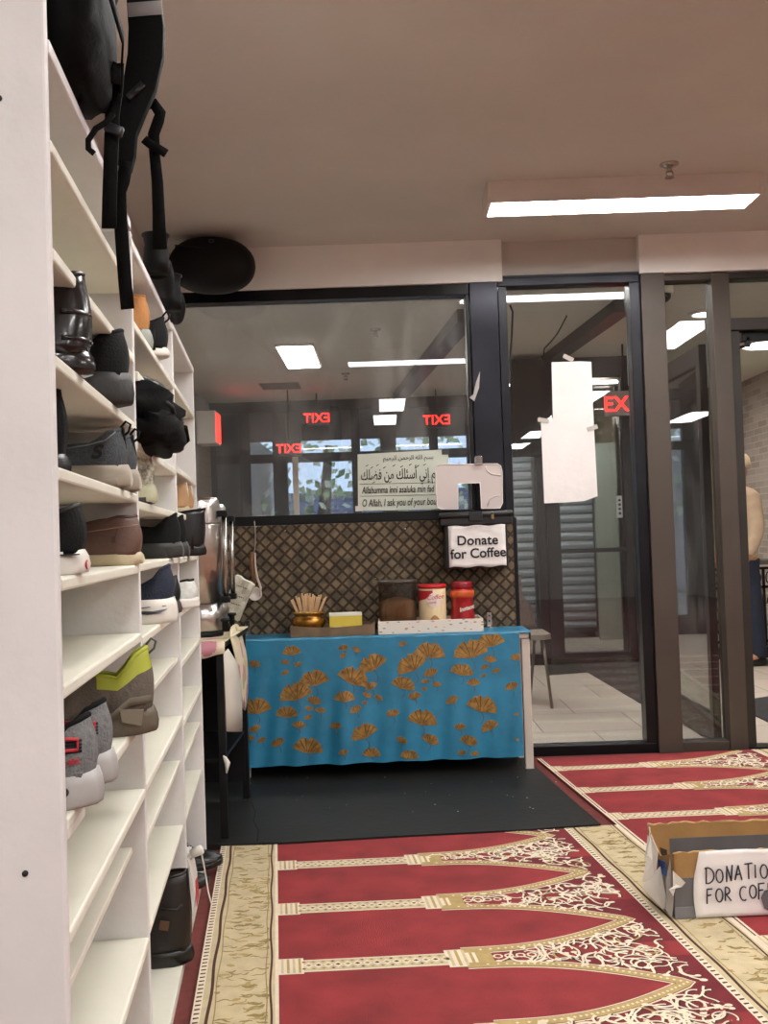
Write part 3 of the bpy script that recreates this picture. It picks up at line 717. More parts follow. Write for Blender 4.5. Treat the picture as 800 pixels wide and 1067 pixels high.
l, r = put(66, 455, -.03, 1.311); shoe('black shoe mostly hidden at the left end behind the charcoal slip-ons', l, r, dict(sole=BLK_L, upper=BLK_T), hp=[(0, .13), (.2, .11), (.42, .1), (.6, .07), (1, .03)])
# 4 white soled black canvas shoe and brown slip-on
l, r = put(86, 575, .004, 1.162, .06)
v = shoe('black canvas shoe with white sole and red heel mark beside the brown slip-on', l, r, dict(sole=WHITE_S, upper=BLK_T, collar=GREY_D, lining=WHITE_S), L=.28, Wd=.1, hp=[(0, .098), (.1, .092), (.25, .07), (.42, .08), (.6, .06), (1, .03)], sole=(.034, .03), solew=1.06)
b = MB(); b.box((-.0, .03, .0285), (.05, .0445, .0305)); b.build('stripe', INK, v)
b = MB(); b.tube([(-.007, .010 + .009 * math.cos(a), .014 + .006 * math.sin(a)) for a in [j * PI / 8 for j in range(16)]], .0016, 6, close=True); b.build('heel_mark', REDT, v)
l, r = put(145, 572, .004, 1.162, .1)
br = shoe('brown leather slip-on with cream sole on the fifth row', l, r, dict(sole=CREAM_S, upper=BROWN_L, collar=mat('brown_dark', '#4a352b', .6), lining=mat('brown_lining', '#58493c', .8)), L=.3, Wd=.105, hp=[(0, .098), (.12, .1), (.2, .094), (.42, .084), (.6, .066), (.85, .05), (1, .03)], sole=(.024, .02), uth=.4)
b = MB(); b.tube([(.035, .045, .08), (.045, .0475, .06), (.05, .048, .048)], .0012, 5); b.box((.044, .046, .047), (.053, .0488, .06)); b.build('side_tag', mat('tag_brown', '#4f3528', .6), br)
b = MB(); b.tube([(.0, .028, .083), (.03, .0445, .079), (.08, .0465, .073), (.14, .045, .066)], .0012, 5); b.build('seam', mat('seam_brown', '#8d6a57', .7), br)
# 5 olive boot-shoe with lime lining and grey trainers with red lettering
l, r = put(157, 735, .036, .842, .16)
gr = shoe('olive brown high sneaker with lime collar and rugged sole', l, r, dict(sole=OLIVE_S, upper=OLIVE, collar=LIME, lining=LIME, panel=LIME), L=.31, Wd=.115, hp=[(0, .158), (.06, .155), (.13, .128), (.2, .108), (.3, .115), (.42, .128), (.6, .085), (.85, .06), (1, .03)], sole=(.045, .035), loop=mat('grey_loop', '#55584c', .7), solew=1.1, chunky=True, panel=lambda u, s: s > .66 and u < .31, uth=.4)
MS = mat('taupe_insert', '#7b7161', .7)
b = MB(); b.ribbon([(.0, .035, .066), (.04, .057, .066), (.075, .0615, .04), (.1, .0615, .055), (.14, .06, .03)], (0, 0, .014), .006); b.build('sole_guard', OLIVE_S, gr)
b = MB(); b.prism([(.015, .056, .05), (.06, .06, .055), (.055, .06, .03), (.02, .056, .02)], (0, .004, 0)); b.build('sole_insert', MS, gr)
def kin(px, s_off, label, word):
    l, r = put(px - 6, 790, .022, .842, -.06); l = tuple(Vector(l) + DS * s_off)
    t = shoe(label, l, r, dict(sole=GREY_SO, upper=GREY_U, collar=BLK_T, lining=BLK_T), L=.3, Wd=.108, hp=[(0, .12), (.05, .117), (.2, .084), (.42, .086), (.6, .064), (.85, .05), (1, .028)], sole=(.046, .034), solew=1.1, chunky=True, spring=.015)
    b = MB()
    for z in (.079, .084, .089, .094): b.tube([(.075, .046, z), (.035, .044, z), (.008, .03, z)], .0021, 5)
    b.build('heel_ribs', INK, t)
    b = MB(); b.tube([(.07, .049, .1), (.03, .047, .099), (.012, .035, .096), (.012, .036, .082), (.035, .049, .083), (.07, .05, .084)], .0028, 6); b.build('red_piping', REDT, t)
    fh = lambda x: interp(WPTS, max(.002, x) / .3) * .054 * .98 + .0085
    xx = .05
    for ch_ in word:
        dx_, dy_ = -.002, fh(xx - .002) - fh(xx); text('red_letter', ch_, .0122, REDT, t, frame((xx, fh(xx), .0615 + (.05 - xx) * .06), (dx_, dy_, 0), (0, 0, 1)), 'LEFT', bold=.0004, shear=.25, ext=.0008)
        k_ = (.0045 if ch_ in 'it' else .0078) / math.hypot(dx_, dy_); xx += dx_ * k_
    for x, z, mm in ((.03, .026, INK), (.005, .022, mat('sole_dot', '#8d8b87', .5)), (.055, .014, INK)):
        b = MB(); b.lathe([(.007, -.004), (.007, .002), (0, .003)], n=12, M=Matrix.Rotation(-PI / 2, 4, 'X')); b.build('sole_stud', mm, t, loc=(x, interp(WPTS, x / .3) * .054 * 1.14 + .001, z))
    return t
kin(103, 0, 'grey sneaker with red lettering and studded pale sole, nearest of its pair', 'kinetix')
kin(103, .13, 'grey sneaker with red piping, farther one behind the red lettered sneaker', '')
b = MB(); b.box((-.05, 0, 0), (0, .12, .03)); b.build('adhesive_hook', mat('hook_white', '#e9e6df', .3), sh, loc=(.0, S0 + .01, .808), bevel=.006)
# bay 2
l, r = put(152, 296, -.012, 1.685)
shoe('tan nubuck boot with grey sole on the top row behind the hanging strap', l, r, dict(sole=mat('grey_boot_sole', '#8d8f87', .7, var=.15, vs=25), upper=TAN, collar=TAN), L=.29, Wd=.11, hp=[(0, .128), (.3, .126), (.42, .12), (.55, .09), (.85, .065), (1, .035)], sole=(.045, .03), solew=1.1, chunky=True, uth=.36, tongue=True)
l, r = put(172, 345, .02, 1.685)
shoe('black sneaker with white trim on the top row of the middle bay', l, r, dict(sole=WHITE_S, upper=BLK_T), hp=[(0, .1), (.1, .09), (.25, .07), (.42, .08), (.6, .06), (1, .03)], sole=(.022, .02), loop=BLK_T, strap=(.1,), laces=BLK_T)
l, r = put(153, 428, -.006, 1.472)
shoe('black shoe with thick cream sole left of the black bag', l, r, dict(sole=mat('bone_sole', '#c9bd97', .6, var=.1, vs=12), upper=BLK_T, collar=GREY_D), hp=[(0, .095), (.1, .09), (.25, .07), (.42, .08), (.6, .06), (1, .03)], sole=(.036, .028), solew=1.1)
# soft black bag stuffed on the shelf
sB = shelf_s(172, 400, .04)
bag = thing('gym_bag', 'stuffed black bag with a side handle bulging out of the middle bay', 'bag', tuple(SW(0, sB, 1.472)), TH)
def blob(c, rad, n1=14, n2=22, seed=1, amp=.08, sq=.75):
    rnd = random.Random(seed); ph = [(rnd.uniform(2, 5), rnd.uniform(2, 5), rnd.uniform(0, 6)) for _ in range(4)]
    rings = []
    for i in range(n1 + 1):
        a = -PI / 2 + PI * i / n1; ring = []
        for j in range(n2):
            p = 2 * PI * j / n2
            def se(v): return math.copysign(abs(v) ** sq, v)
            d = Vector((se(math.cos(a)) * se(math.cos(p)), se(math.cos(a)) * se(math.sin(p)), se(math.sin(a))))
            k = 1 + amp * sum(math.sin(f1 * d.x * 2 + f2 * d.z * 3 + o_ + d.y * f1) for f1, f2, o_ in ph) / 2
            ring.append(Vector(c) + Vector((d.x * rad[0], d.y * rad[1], d.z * rad[2])) * k)
        rings.append(ring)
    return rings
b = MB(); b.loft(blob((-.09, .0, .045), (.16, .24, .07), seed=4, amp=.06)); b.build('body', BLACKN, bag)
b = MB(); b.loft(blob((.0, -.02, -.01), (.085, .19, .05), seed=6, amp=.07)); b.build('front_pocket', BLACKN, bag)
b = MB(); b.loft(blob((-.06, .03, .095), (.1, .16, .03), seed=9, amp=.05)); b.build('flap', mat('black_coated', '#1a1c1a', .3, var=.2, vs=20), bag)
b = MB(); b.tube([(.03, .26, .045), (.06, .3, .04), (.062, .34, .01), (.03, .33, -.02), (.0, .27, -.01)], .006, 8); b.build('side_handle', BLACKN, bag)
b = MB(); b.tube([(.06 + .012 * math.sin(k), -.18 + .03 * k, .03 + .01 * math.cos(k * 1.3)) for k in range(12)], .005, 6); b.build('zip_piping', GREY_D, bag)
l, r = put(186, 445, .062, 1.44, -.15); shoe('black padded shoe tucked under the black bag', l, r, dict(sole=BLK_L, upper=BLK_L), hp=[(0, .06), (.2, .055), (.42, .06), (.6, .05), (1, .03)], L=.29)
l, r = put(187, 468, .062, 1.412, .2); shoe('flat black sandal with brown sole below the black bag', tuple(Vector(l) - Vector((0, 0, 0)) + Vector((0, 0, .014))), r, dict(sole=mat('brown_sole', '#4b3a2c', .6), upper=BLK_L), hp=[(0, .04), (.2, .035), (.42, .04), (.6, .035), (1, .025)], L=.28, sole=(.02, .016), strap=(.08,))
ZEB = mat('zebra_knit', '#b9b8a6', .8, var=.8, vs=70, bump=.5, bs=160)
l, r = put(157.5, 500, .002, 1.298)
shoe('white and black patterned knit sneaker with green tinted sole', l, r, dict(sole=mat('pale_green_sole', '#bfc0a0', .5, var=.15, vs=18), upper=ZEB, collar=ZEB, outsole=GREY_D), hp=[(0, .12), (.1, .112), (.25, .08), (.42, .088), (.6, .065), (1, .03)], sole=(.045, .03), outsole=.35, solew=1.12, chunky=True, loop=BLK_T)
def blackknit(px, s_off, label):
    l, r = put(px, 565, .02, 1.165, .06); l = tuple(Vector(l) + DS * s_off)
    return shoe(label, l, r, dict(sole=GREYS, upper=BLK_T, collar=BLK_T), L=.3, Wd=.108, hp=[(0, .118), (.07, .112), (.22, .082), (.42, .09), (.6, .068), (.85, .05), (1, .028)], sole=(.042, .032), solew=1.1, chunky=True)
blackknit(186, 0, 'black knit sneaker with dark sole in middle bay, nearest of its pair')
blackknit(187, .17, 'black knit sneaker with dark sole in middle bay, farther of its pair')
l, r = put(179.5, 635, .026, 1.009, .1)
nv = shoe('navy slip-on sneaker with very thick white sole', l, r, dict(sole=WHITE_S, upper=NAVY, collar=NAVY), L=.31, Wd=.115, hp=[(0, .138), (.05, .136), (.14, .108), (.25, .09), (.42, .09), (.6, .075), (1, .04)], sole=(.06, .04), solew=1.16, chunky=True)
b = MB(); pts = [(.01, .044, .036), (.03, .0555, .027), (.06, .0575, .024), (.09, .0585, .027), (.085, .0585, .034), (.05, .0565, .032)]
b.prism(pts, (0, .002, 0)); b.build('side_mark', mat('navy_mark', '#20242f', .5), nv)
b = MB(); b.tube([(-.003, .015, .044), (.02, .046, .043), (.06, .0565, .042), (.12, .0585, .038)], .0012, 5); b.build('sole_line', mat('navy_line', '#2a2d38', .5), nv)
text('lettering', 'MOVE', .006, WHITE_S, nv, frame((.07, .0605, .026), (-1, -.04, .05), (0, 0, 1)), 'LEFT') if False else None
l, r = put(185.5, 622, .012, 1.009, -.1)
sd_ = shoe('black buckled sandal with dark heel beside the navy sneaker', l, r, dict(sole=mat('sandal_sole', '#39312b', .6, bump=.3, bs=50), upper=BLK_L, strap=BLK_L), L=.28, hp=[(0, .1), (.2, .09), (.42, .07), (.6, .06), (1, .03)], sole=(.034, .025), strap=(.05, .1, .16), solew=1.08)
b = MB(); b.tube([(.035, .052 + .0 * a, .07 + .012 * math.sin(a)) if False else (.04 + .012 * math.cos(a), .0445, .07 + .012 * math.sin(a)) for a in [j * PI / 8 for j in range(16)]], .002, 6, close=True); b.build('buckle', CHROME, sd_)
# bay 3
for px, so, lb in ((195, 0, 'sand suede low shoe above the black ankle boots, nearest of its pair'), (195, .2, 'sand suede low shoe above the black ankle boots, farther of its pair')):
    l, r = put(px, 520, .0, 1.3); l = tuple(Vector(l) + DS * so)
    shoe(lb, l, r, dict(sole=CREAM_S, upper=TAN2, collar=TAN2), hp=[(0, .1), (.1, .095), (.25, .075), (.42, .08), (.6, .06), (1, .03)], sole=(.026, .02), heeltab=WHITE_S)
for px, so, t_, lb in ((207, 0, .035, 'black ankle boot with flared collar on the last bay, nearest of its pair'), (207.5, .17, .05, 'black ankle boot with flared collar on the last bay, farther of its pair')):
    l, r = put(px, 565, t_, 1.163); l = tuple(Vector(l) + DS * so)
    shoe(lb, l, r, dict(sole=BLK_L, upper=BLK_L, collar=BLK_T), L=.28, Wd=.1, hp=[(0, .15), (.3, .14), (.38, .12), (.55, .08), (.85, .055), (1, .03)], sole=(.034, .022), flare=.25, uth=.34, strap=(.12,))
l, r = put(203, 612, .035, 1.005, 0, False)
shoe('white and teal running shoe in the last bay by the steel urn', l, r, dict(sole=WHITE_S, upper=mat('white_mesh', '#c9cbc4', .8, var=.15, vs=60), collar=BLK_T, panel=mat('teal_panel', '#8fc4bb', .6)), hp=[(0, .082), (.1, .085), (.25, .07), (.42, .08), (.6, .06), (1, .03)], sole=(.03, .025), solew=1.12, chunky=True, panel=lambda u, s: .1 < u < .2 and s < .5, laces=WHITE_S)
l, r = put(197, 880, .06, .03, .35)
bs_ = thing
shA = shoe('black leather lace shoe on the bottom board of the last bay', tuple(SW(-.24, 3.77, .03)), TH - .1, dict(sole=BLK_L, upper=BLK_L, collar=BLK_T), L=.3, Wd=.11, hp=[(0, .12), (.2, .1), (.42, .105), (.6, .07), (.85, .055), (1, .03)], sole=(.03, .02), laces=BLK_T, tongue=True)
shB = shoe('second black leather shoe beside it at the shelf bottom', tuple(SW(-.265, 3.53, .03)), TH, dict(sole=BLK_L, upper=BLK_L, collar=BLK_T), L=.29, Wd=.1, hp=[(0, .1), (.2, .08), (.42, .085), (.6, .06), (.85, .045), (1, .028)], sole=(.028, .02), laces=BLK_T)
shB['label'] = 'low black leather shoe in front of the black lace shoe, shelf bottom'
# white and red shopping bag with cord handle
sR = 3.33
pb = thing('paper_bag', 'small white and red bag with white cord handle at the shelf bottom', 'bag', tuple(SW(-.04, sR, .032)), TH)
b = MB(); rings = [[Vector((.035 * a, .07 * c, 0)) for a, c in ((-1, -1), (1, -1), (1, 1), (-1, 1))]]
for z, k in ((.06, 1.05), (.1, .95), (.15, .75), (.175, .6)): rings.append([Vector((.04 * a * k, .07 * c * (1 + .05 * math.sin(z * 90)), z)) for a, c in ((-1, -1), (1, -1), (1, 1), (-1, 1))])
b.loft(rings, smooth=False); b.build('bag_body', mat('bag_white', '#d9d5cf', .6, bump=.4, bs=25), pb)
b = MB(); b.prism([(.0445, -.05, .02), (.0445, .04, .02), (.04, .055, .08), (.04, -.015, .09)], (.002, 0, 0)); b.build('red_panel', REDT, pb)
b = MB(); b.tube([(.03, -.04, .165), (.05, -.04, .2), (.055, .02, .19), (.065, .06, .1), (.075, .05, .03), (.085, .03, .0)], .0025, 6); b.build('cord_handle', WHITE_S, pb)
b = MB(); b.lathe([(.0, 0), (.014, .0), (.016, .035), (.012, .04), (0, .04)], M=Matrix.Translation((.03, -.03, .18)) @ Matrix.Rotation(1.2, 4, 'Y')); b.build('roll', WHITE_S, pb)
# tall dark boot on the bottom board of the middle bay
l, r = put(194, 950, .012, .03, .02)
bo = shoe('dark brown pull-on boot on the bottom board of the middle bay', tuple(SW(.014, 2.93, .03)), r, dict(sole=BLK_L, upper=BOOT_B, collar=BOOT_B, lining=mat('boot_lining', '#4a4038', .8)), L=.31, Wd=.125, hp=[(0, .245), (.3, .238), (.4, .22), (.5, .13), (.62, .09), (.85, .065), (1, .035)], sole=(.042, .03), uth=.4, flare=-.05, solew=1.08, heeltab=BLK_L, name='boot', cat='boot')
b = MB(); b.prism([(.05, .058, .13), (.075, .0585, .135), (.08, .0595, .11), (.055, .059, .105)], (0, .002, 0)); b.build('leather_patch', mat('patch_brown', '#5a3c28', .6), bo)
b = MB(); b.tube([(-.002, .0, .17), (.03, .058, .16), (.07, .061, .165)], .003, 6); b.build('crease', BOOT_B, bo)
# ribbed black boots on top of the last bay
zT = ztop[2] + .022
for k, (pxa, lb) in enumerate(((178, 'black ribbed rubber boot lying on the shelf top by the dome, nearer one'), (187, 'black ribbed rubber boot lying on the shelf top by the dome, farther one'))):
    s_ = shelf_s(pxa, 320, 0); t = thing('rubber_boot', lb, 'boot', tuple(SW(.012, 2.55 + .34 * k, zT)), TH + .02, 'rubber boots on the shelf top')
    b = MB(); b.lathe([(.0, 0), (.05, 0), (.052, .05), (.046, .12), (.05, .15), (.056, .155), (.056, .16), (.048, .16), (.044, .1), (0, .09)], c=(0, 0, .02 if k == 0 else .0)); b.xf(Matrix.Scale(.62, 4)); b.build('shaft', mat('rubber_black', '#0a0a0a', .6, var=.2, vs=15, spec=.15), t)
    b = MB(); rings = []
    for j in range(23):
        u = j / 22; rr = .048 * (1 - .45 * u ** 3) * (1 + (.1 if j % 2 else -.09)); zc = rr * .8 + .008
        rings.append([Vector((rr * math.cos(a) * .95, .02 + u * .27, max(.002, zc + rr * .85 * math.sin(a)))) for a in [q * PI / 8 for q in range(16)]])
    b.loft(rings); b.xf(Matrix.Scale(.75, 4)); b.build('ribbed_foot', mat('rubber_black', '#2a2829'), t)

# ------------------------------------------------------------------ backpack over the shelf top
sP = 1.6
bp_ = thing('backpack', 'black backpack on top of the shelf with straps hanging down', 'backpack', tuple(SW(0, sP, ztop[0] + .022)), TH)
b = MB(); b.loft(blob((-.14, .0, .22), (.15, .19, .22), seed=11, amp=.05, sq=.6)); b.build('body', BLACKN, bp_)
b = MB(); b.loft(blob((-.0, -.0, .15), (.055, .15, .15), seed=12, amp=.06)); b.build('front_pocket', BLACKN, bp_)
b = MB(); b.loft(blob((.02, .0, .36), (.06, .13, .2), seed=15, amp=.05)); b.build('side_pocket', BLACKN, bp_)
for (y0, z0), (y1, z1) in (((-.12, .34), (.08, .24)), ((-.1, .16), (.1, .05))):
    b = MB(); b.ribbon([(.058, y0, z0), (.072, (y0 + y1) / 2, (z0 + z1) / 2), (.05, y1, z1)], (0, .006, .022), .003); b.build('compression_strap', mat('webbing_black', '#090909', .8, spec=.15), bp_)
invP = Matrix.LocRotScale(SW(0, sP, ztop[0] + .022), Matrix.Rotation(TH, 3, 'Z'), None).inverted()
WEB = mat('black_webbing', '#060606', .75, bump=.2, bs=300, spec=.15)
PADM = mat('padded_strap', '#070707', .7, var=.2, vs=20, bump=.15, bs=120, spec=.2)
def hang(pxs, Y, wpx, th, name, m, dY=None):
    pts = [at_y(px, py, Y + (dY[i] if dY else 0)) for i, (px, py) in enumerate(pxs)]
    w = (0 if isinstance(wpx, list) else wpx) / FPX * Y; ws = []
    for i in range(len(pts)):
        t = (pts[min(i + 1, len(pts) - 1)] - pts[max(i - 1, 0)]).normalized(); n = Vector((0, 1, 0)); wv = t.cross(n).normalized()
        ws.append(wv * (w if not isinstance(wpx, list) else 1))
    if isinstance(wpx, list): ws = [v * (q / FPX * Y) for v, q in zip(ws, wpx)]
    b = MB(); b.ribbon(pts, ws, th); b.xf(invP); return b.build(name, m, bp_, bevel=.002 if th > .008 else 0)
YP = 1.86
hang([(134, -60), (143, -30), (150, 0), (153, 30), (152, 60), (146, 90), (136, 115), (128, 140), (130, 165), (133, 180)], YP, [34, 35, 35, 37, 37, 35, 33, 30, 22, 8], .018, 'shoulder_strap', PADM)
hang([(150.5, 2), (151.5, 16)], YP - .013, 36, .003, 'reflective_band', mat('reflective', '#a9a7a5', .4))
hang([(139, 92), (144, 97)], YP - .015, 22, .006, 'ladder_lock', mat('buckle_black', '#202022', .3))
hang([(104, 62), (112, 66), (120, 72), (121, 84), (112, 80)], 1.6, 12, .003, 'upper_web', WEB)
hang([(122, 66), (121, 90), (117, 120), (116, 150), (115, 180), (114, 210), (113.5, 238)], 1.64, 15, .003, 'hanging_web', WEB)
hang([(118, 118), (110, 128), (100, 134), (92, 146), (92, 155), (98, 160)], 1.48, 6, .003, 'web_loop', WEB)
hang([(132, 168), (128, 190), (124.5, 200), (125, 220), (127, 250), (130, 290), (133, 322)], 1.8, 14, .003, 'hanging_web', WEB, )
hang([(150, 110), (160, 108), (167, 118), (165, 126), (160, 140), (161, 160), (164, 190), (165.5, 225), (166.5, 260)], YP + .03, [10, 12, 12, 12, 12, 11, 12, 13, 15], .003, 'hanging_web', WEB)
hang([(150, 145), (156, 150), (165, 155), (173, 160)], YP + .02, 9, .004, 'strap_keeper', WEB)
hang([(124, 172), (134, 170)], YP + .01, 16, .02, 'buckle', mat('buckle_black', '#202022'))
hang([(110, 132), (128, 138)], 1.63, 10, .012, 'tri_glide', mat('buckle_black', '#202022'))
# ------------------------------------------------------------------ prayer carpets
UX = Vector((math.cos(math.radians(2.3)), math.sin(math.radians(2.3)), 0))
C0 = NS * 0 + Vector((0, 0, 0))
def CW(u, v, z): return UX * u + DS * v + Vector((0, 0, z))
RED_C = mat('carpet_red', '#8c2b2e', .95, var=.22, vs=7, bump=.5, bs=350)
RED_D = mat('carpet_deep_red', '#701e26', .95, var=.12, vs=20, bump=.5, bs=350)
BEI = mat('carpet_beige', '#c8b793', .95, var=.1, vs=25, bump=.5, bs=350)
CRE = mat('carpet_cream', '#e2d3bb', .95, var=.06, vs=30, bump=.4, bs=350)
GOLDC = mat('carpet_gold', '#b09762', .95, var=.12, vs=40, bump=.4, bs=350)
OLI = mat('carpet_olive', '#93804f', .95, var=.15, vs=40, bump=.4, bs=350)
BRO = mat('carpet_brown', '#4a2d20', .95)
CM = [RED_C, RED_D, BEI, CRE, GOLDC, OLI, BRO]
PITCHV = .4425; V0 = 2.86
def carpet(name, label, u0, v0, v1, nrows, ub, us, ue, left_border, group, poly=None, rb=True, seed=1, scroll=True):
    """ub: left end of the red field, us: right end of the red field, ue: right end of the border"""
    rnd = random.Random(seed); z = .014
    b = MB()
    def Q(ua, ub_, va, vb, zz, mi): b.poly([CW(ua, va, zz), CW(ub_, va, zz), CW(ub_, vb, zz), CW(ua, vb, zz)], mi)
    pts = poly or [(u0, v0), (ue, v0), (ue, v1), (u0, v1)]
    b.prism([CW(u, v, 0) for u, v in pts], (0, 0, z), 0)
    lay = .0005
    # right hand border (beige with edge bands)
    def border(ua, ub_, flip, vv0, vv1):
        Q(ua, ub_, vv0, vv1, z + lay, 2)
        w = ub_ - ua
        def fr(f): return ub_ - f * w if flip else ua + f * w
        Q(*sorted((fr(.0), fr(.10))), vv0, vv1, z + 2 * lay, 3)
        # dark saw teeth along the edge
        n = int((vv1 - vv0) / .024)
        for i in range(n):
            v = vv0 + i * .024
            b.poly([CW(fr(.02), v, z + 3 * lay), CW(fr(.085), v + .004, z + 3 * lay), CW(fr(.085), v + .011, z + 3 * lay), CW(fr(.02), v + .009, z + 3 * lay)], 6)
        for f0, wl, mi in ((.185, .0085, 6), (.25, .003, 5), (.85, .003, 5), (.905, .006, 6)):
            b.flat([CW(fr(f0) + .0022 * math.sin(v_ * 17 + f0 * 30), v_, 0) for v_ in [vv0 + (vv1 - vv0) * j / 90 for j in range(91)]], wl, z + 2.5 * lay, mi)
        Q(*sorted((fr(.955), fr(1.0))), vv0, vv1, z + 2 * lay, 3)
        # leafy brocade
        m = int((vv1 - vv0) * 120)
        for i in range(m):
            f = rnd.uniform(.28, .84); v = rnd.uniform(vv0 + .03, vv1 - .03); a = rnd.choice((.25, -.25, .45, PI - .3, .0)) + rnd.uniform(-.3, .3)
            l_ = rnd.uniform(.025, .06); cu = fr(f); pts = []
            for j in range(7):
                q = j / 6; aa = a + (q - .5) * 1.2 + .5 * math.sin(q * 9 + f * 40); cu += l_ / 6 * math.cos(aa); v += l_ / 6 * math.sin(aa)
                cu = min(max(cu, min(fr(.26), fr(.86))), max(fr(.26), fr(.86)))
                pts.append(CW(cu, v, 0))
            ww = rnd.choice((.005, .006, .008, .015))
            b.flat(pts, [ww * math.sin(PI * (j + .4) / 7) + .001 for j in range(7)], z + 2 * lay + .0002 * rnd.random(), 5 if rnd.random() < .75 else 4)
    if left_border: border(u0, ub, False, v0, v1)
    if not left_border: Q(u0, u0 + .022, v0, v1, z + lay, 3); Q(u0 + .008, u0 + .013, v0, v1, z + 2 * lay, 6)
    if rb: border(us, ue, False, v0, pts[2][1] if poly is None else pts[2][1])
    # the niches
    tip = ub + 1.064; half = PITCHV / 2; fielde = us
    def uarch(q): return ub + .52 + (tip - ub - .52) * (.8 * max(0, 1 - q) ** .33 + .2 * max(0, 1 - q))
    pill = [V0 + k * PITCHV for k in range(-5, 8)]
    for vp in pill:
        if vp - .06 < v0 or vp + .06 > v1: continue
        Q(ub, ub + .53, vp - .04, vp + .04, z + lay, 3); Q(ub, ub + .53, vp - .034, vp + .034, z + 2 * lay, 2)
        n = 15
        for i in range(n):
            uu = ub + .07 + .41 * i / n; d = .41 / n
            b.poly([CW(uu, vp, z + 3 * lay), CW(uu + d * .5, vp - .02, z + 3 * lay), CW(uu + d, vp, z + 3 * lay), CW(uu + d * .5, vp + .02, z + 3 * lay)], 3)
            b.poly([CW(uu + d * .2, vp, z + 4 * lay), CW(uu + d * .5, vp - .007, z + 4 * lay), CW(uu + d * .8, vp, z + 4 * lay), CW(uu + d * .5, vp + .007, z + 4 * lay)], 6 if i % 2 else 5)
            for sg in (-1, 1): b.poly([CW(uu - d * .25, vp + sg * .022, z + 3.5 * lay), CW(uu, vp + sg * .017, z + 3.5 * lay), CW(uu + d * .25, vp + sg * .022, z + 3.5 * lay), CW(uu, vp + sg * .027, z + 3.5 * lay)], 6 if i % 3 == 0 else 5)
        for ua, ww, hh in ((ub, .07, .052), (ub + .47, .085, .058)):
            Q(ua, ua + ww, vp - hh, vp + hh, z + 3 * lay, 3)
            for i in range(4): Q(ua + ww * (.1 + .23 * i), ua + ww * (.2 + .23 * i), vp - hh * .9, vp + hh * .9, z + 5 * lay, (2, 4, 2, 4)[i])
        Q(ub + .555, ub + .6, vp - .05, vp + .05, z + 3 * lay, 4)
        for i in range(5):
            uu = ub + .615 + i * .032
            if uu < ub + .78: b.flat([CW(uu + .012 * math.cos(a), vp + .012 * math.sin(a), 0) for a in [j * PI / 4 for j in range(8)]], .006, z + 3 * lay, 3, True)
    # arches
    for k in range(len(pill) - 1):
        vm = (pill[k] + pill[k + 1]) / 2
        if vm + half < v0 or vm - half > v1: continue
        def path(off):
            P = []
            qs = [1 - (i / 32) ** 1.8 for i in range(33)]
            for sg in (-1, 1):
                seq = [(q, sg) for q in (qs if sg < 0 else qs[::-1][1:])]
                for q, s_ in seq: P.append((uarch(q) + off * (1 if q < .9 else (1 - q) * 10) , vm + s_ * q * (half - .05)))
            return P
        P = [p for p in path(0) if v0 + .01 < p[1] < v1 - .01]
        if len(P) < 4: continue
        pw = [CW(u, v, 0) for u, v in P]
        b.flat(pw, .046, z + lay * 1.3, 3); b.flat(pw, .037, z + lay * 2.2, 6); b.flat(pw, .033, z + lay * 3.1, 4)
        for i in range(1, len(pw) - 1):
            c = pw[i]; r = .005; b.poly([Vector((c.x + r * math.cos(a), c.y + r * math.sin(a), z + 4 * lay)) for a in (0, PI / 2, PI, 3 * PI / 2)], 3)
        # deep red spandrel on both sides of this arch up to the border
        S = [(u + .03, v) for u, v in P]
        for (ua, va), (uc, vc) in zip(S, S[1:]):
            b.poly([CW(ua, va, z + lay * .6), CW(us, va, z + lay * .6), CW(us, vc, z + lay * .6), CW(uc, vc, z + lay * .6)], 1)
    # white scrolling vines in the spandrels
    def ok(u, v, mg=.045):
        if not (v0 + .02 < v < v1 - .02) or u > us - .035: return False
        k = math.floor((v - pill[0]) / PITCHV); vm = pill[0] + (k + .5) * PITCHV; q = min(1, abs(v - vm) / (half - .05))
        return u > uarch(q) + mg
    if scroll:
        n = 0; tries = 0; target = int((v1 - v0) / PITCHV * 95)
        while n < target and tries < 20000:
            tries += 1
            u = rnd.uniform(ub + .6, us - .05); v = rnd.uniform(v0, v1)
            if not ok(u, v): continue
            a = rnd.uniform(0, 2 * PI); curl = rnd.choice((-1, 1)) * rnd.uniform(14, 42); P = []; st = .0075; k_ = rnd.uniform(10, 22)
            for j in range(int(k_)):
                P.append((u, v)); a += curl * st * (1 if j > 3 else -.6); u += st * math.cos(a); v += st * math.sin(a)
                if not ok(u, v, .035): break
            if len(P) < 5: continue
            wv = rnd.uniform(.005, .009)
            b.flat([CW(x + .003, y - .003, 0) for x, y in P], wv * 1.25, z + 2.4 * lay, 6)  # shadow beside each vine, coloured in as a dark offset copy
            b.flat([CW(x, y, 0) for x, y in P], [wv * (1.3 if j == len(P) - 1 else .9) for j in range(len(P))], z + 3 * lay + .0003 * rnd.random(), 3 if rnd.random() < .86 else (4 if rnd.random() < .5 else 0))
            if rnd.random() < .5:
                x, y = P[-1]; r = rnd.uniform(.007, .012); b.poly([CW(x + r * math.cos(t_), y + r * .8 * math.sin(t_), z + 4.2 * lay) for t_ in [i * PI / 4 for i in range(8)]], 3)
            n += 1
    MB.fix = False; o = b.build(name, CM); MB.fix = True
    return tag(o, label, 'carpet', group)
VEND = 4.07
carpet('prayer_carpet', 'red prayer carpet with arched niches nearest the shoe shelf', -.244, 1.3, VEND, 6, -.024, 1.122, 1.343, True, 'rows of red prayer carpet', seed=2)
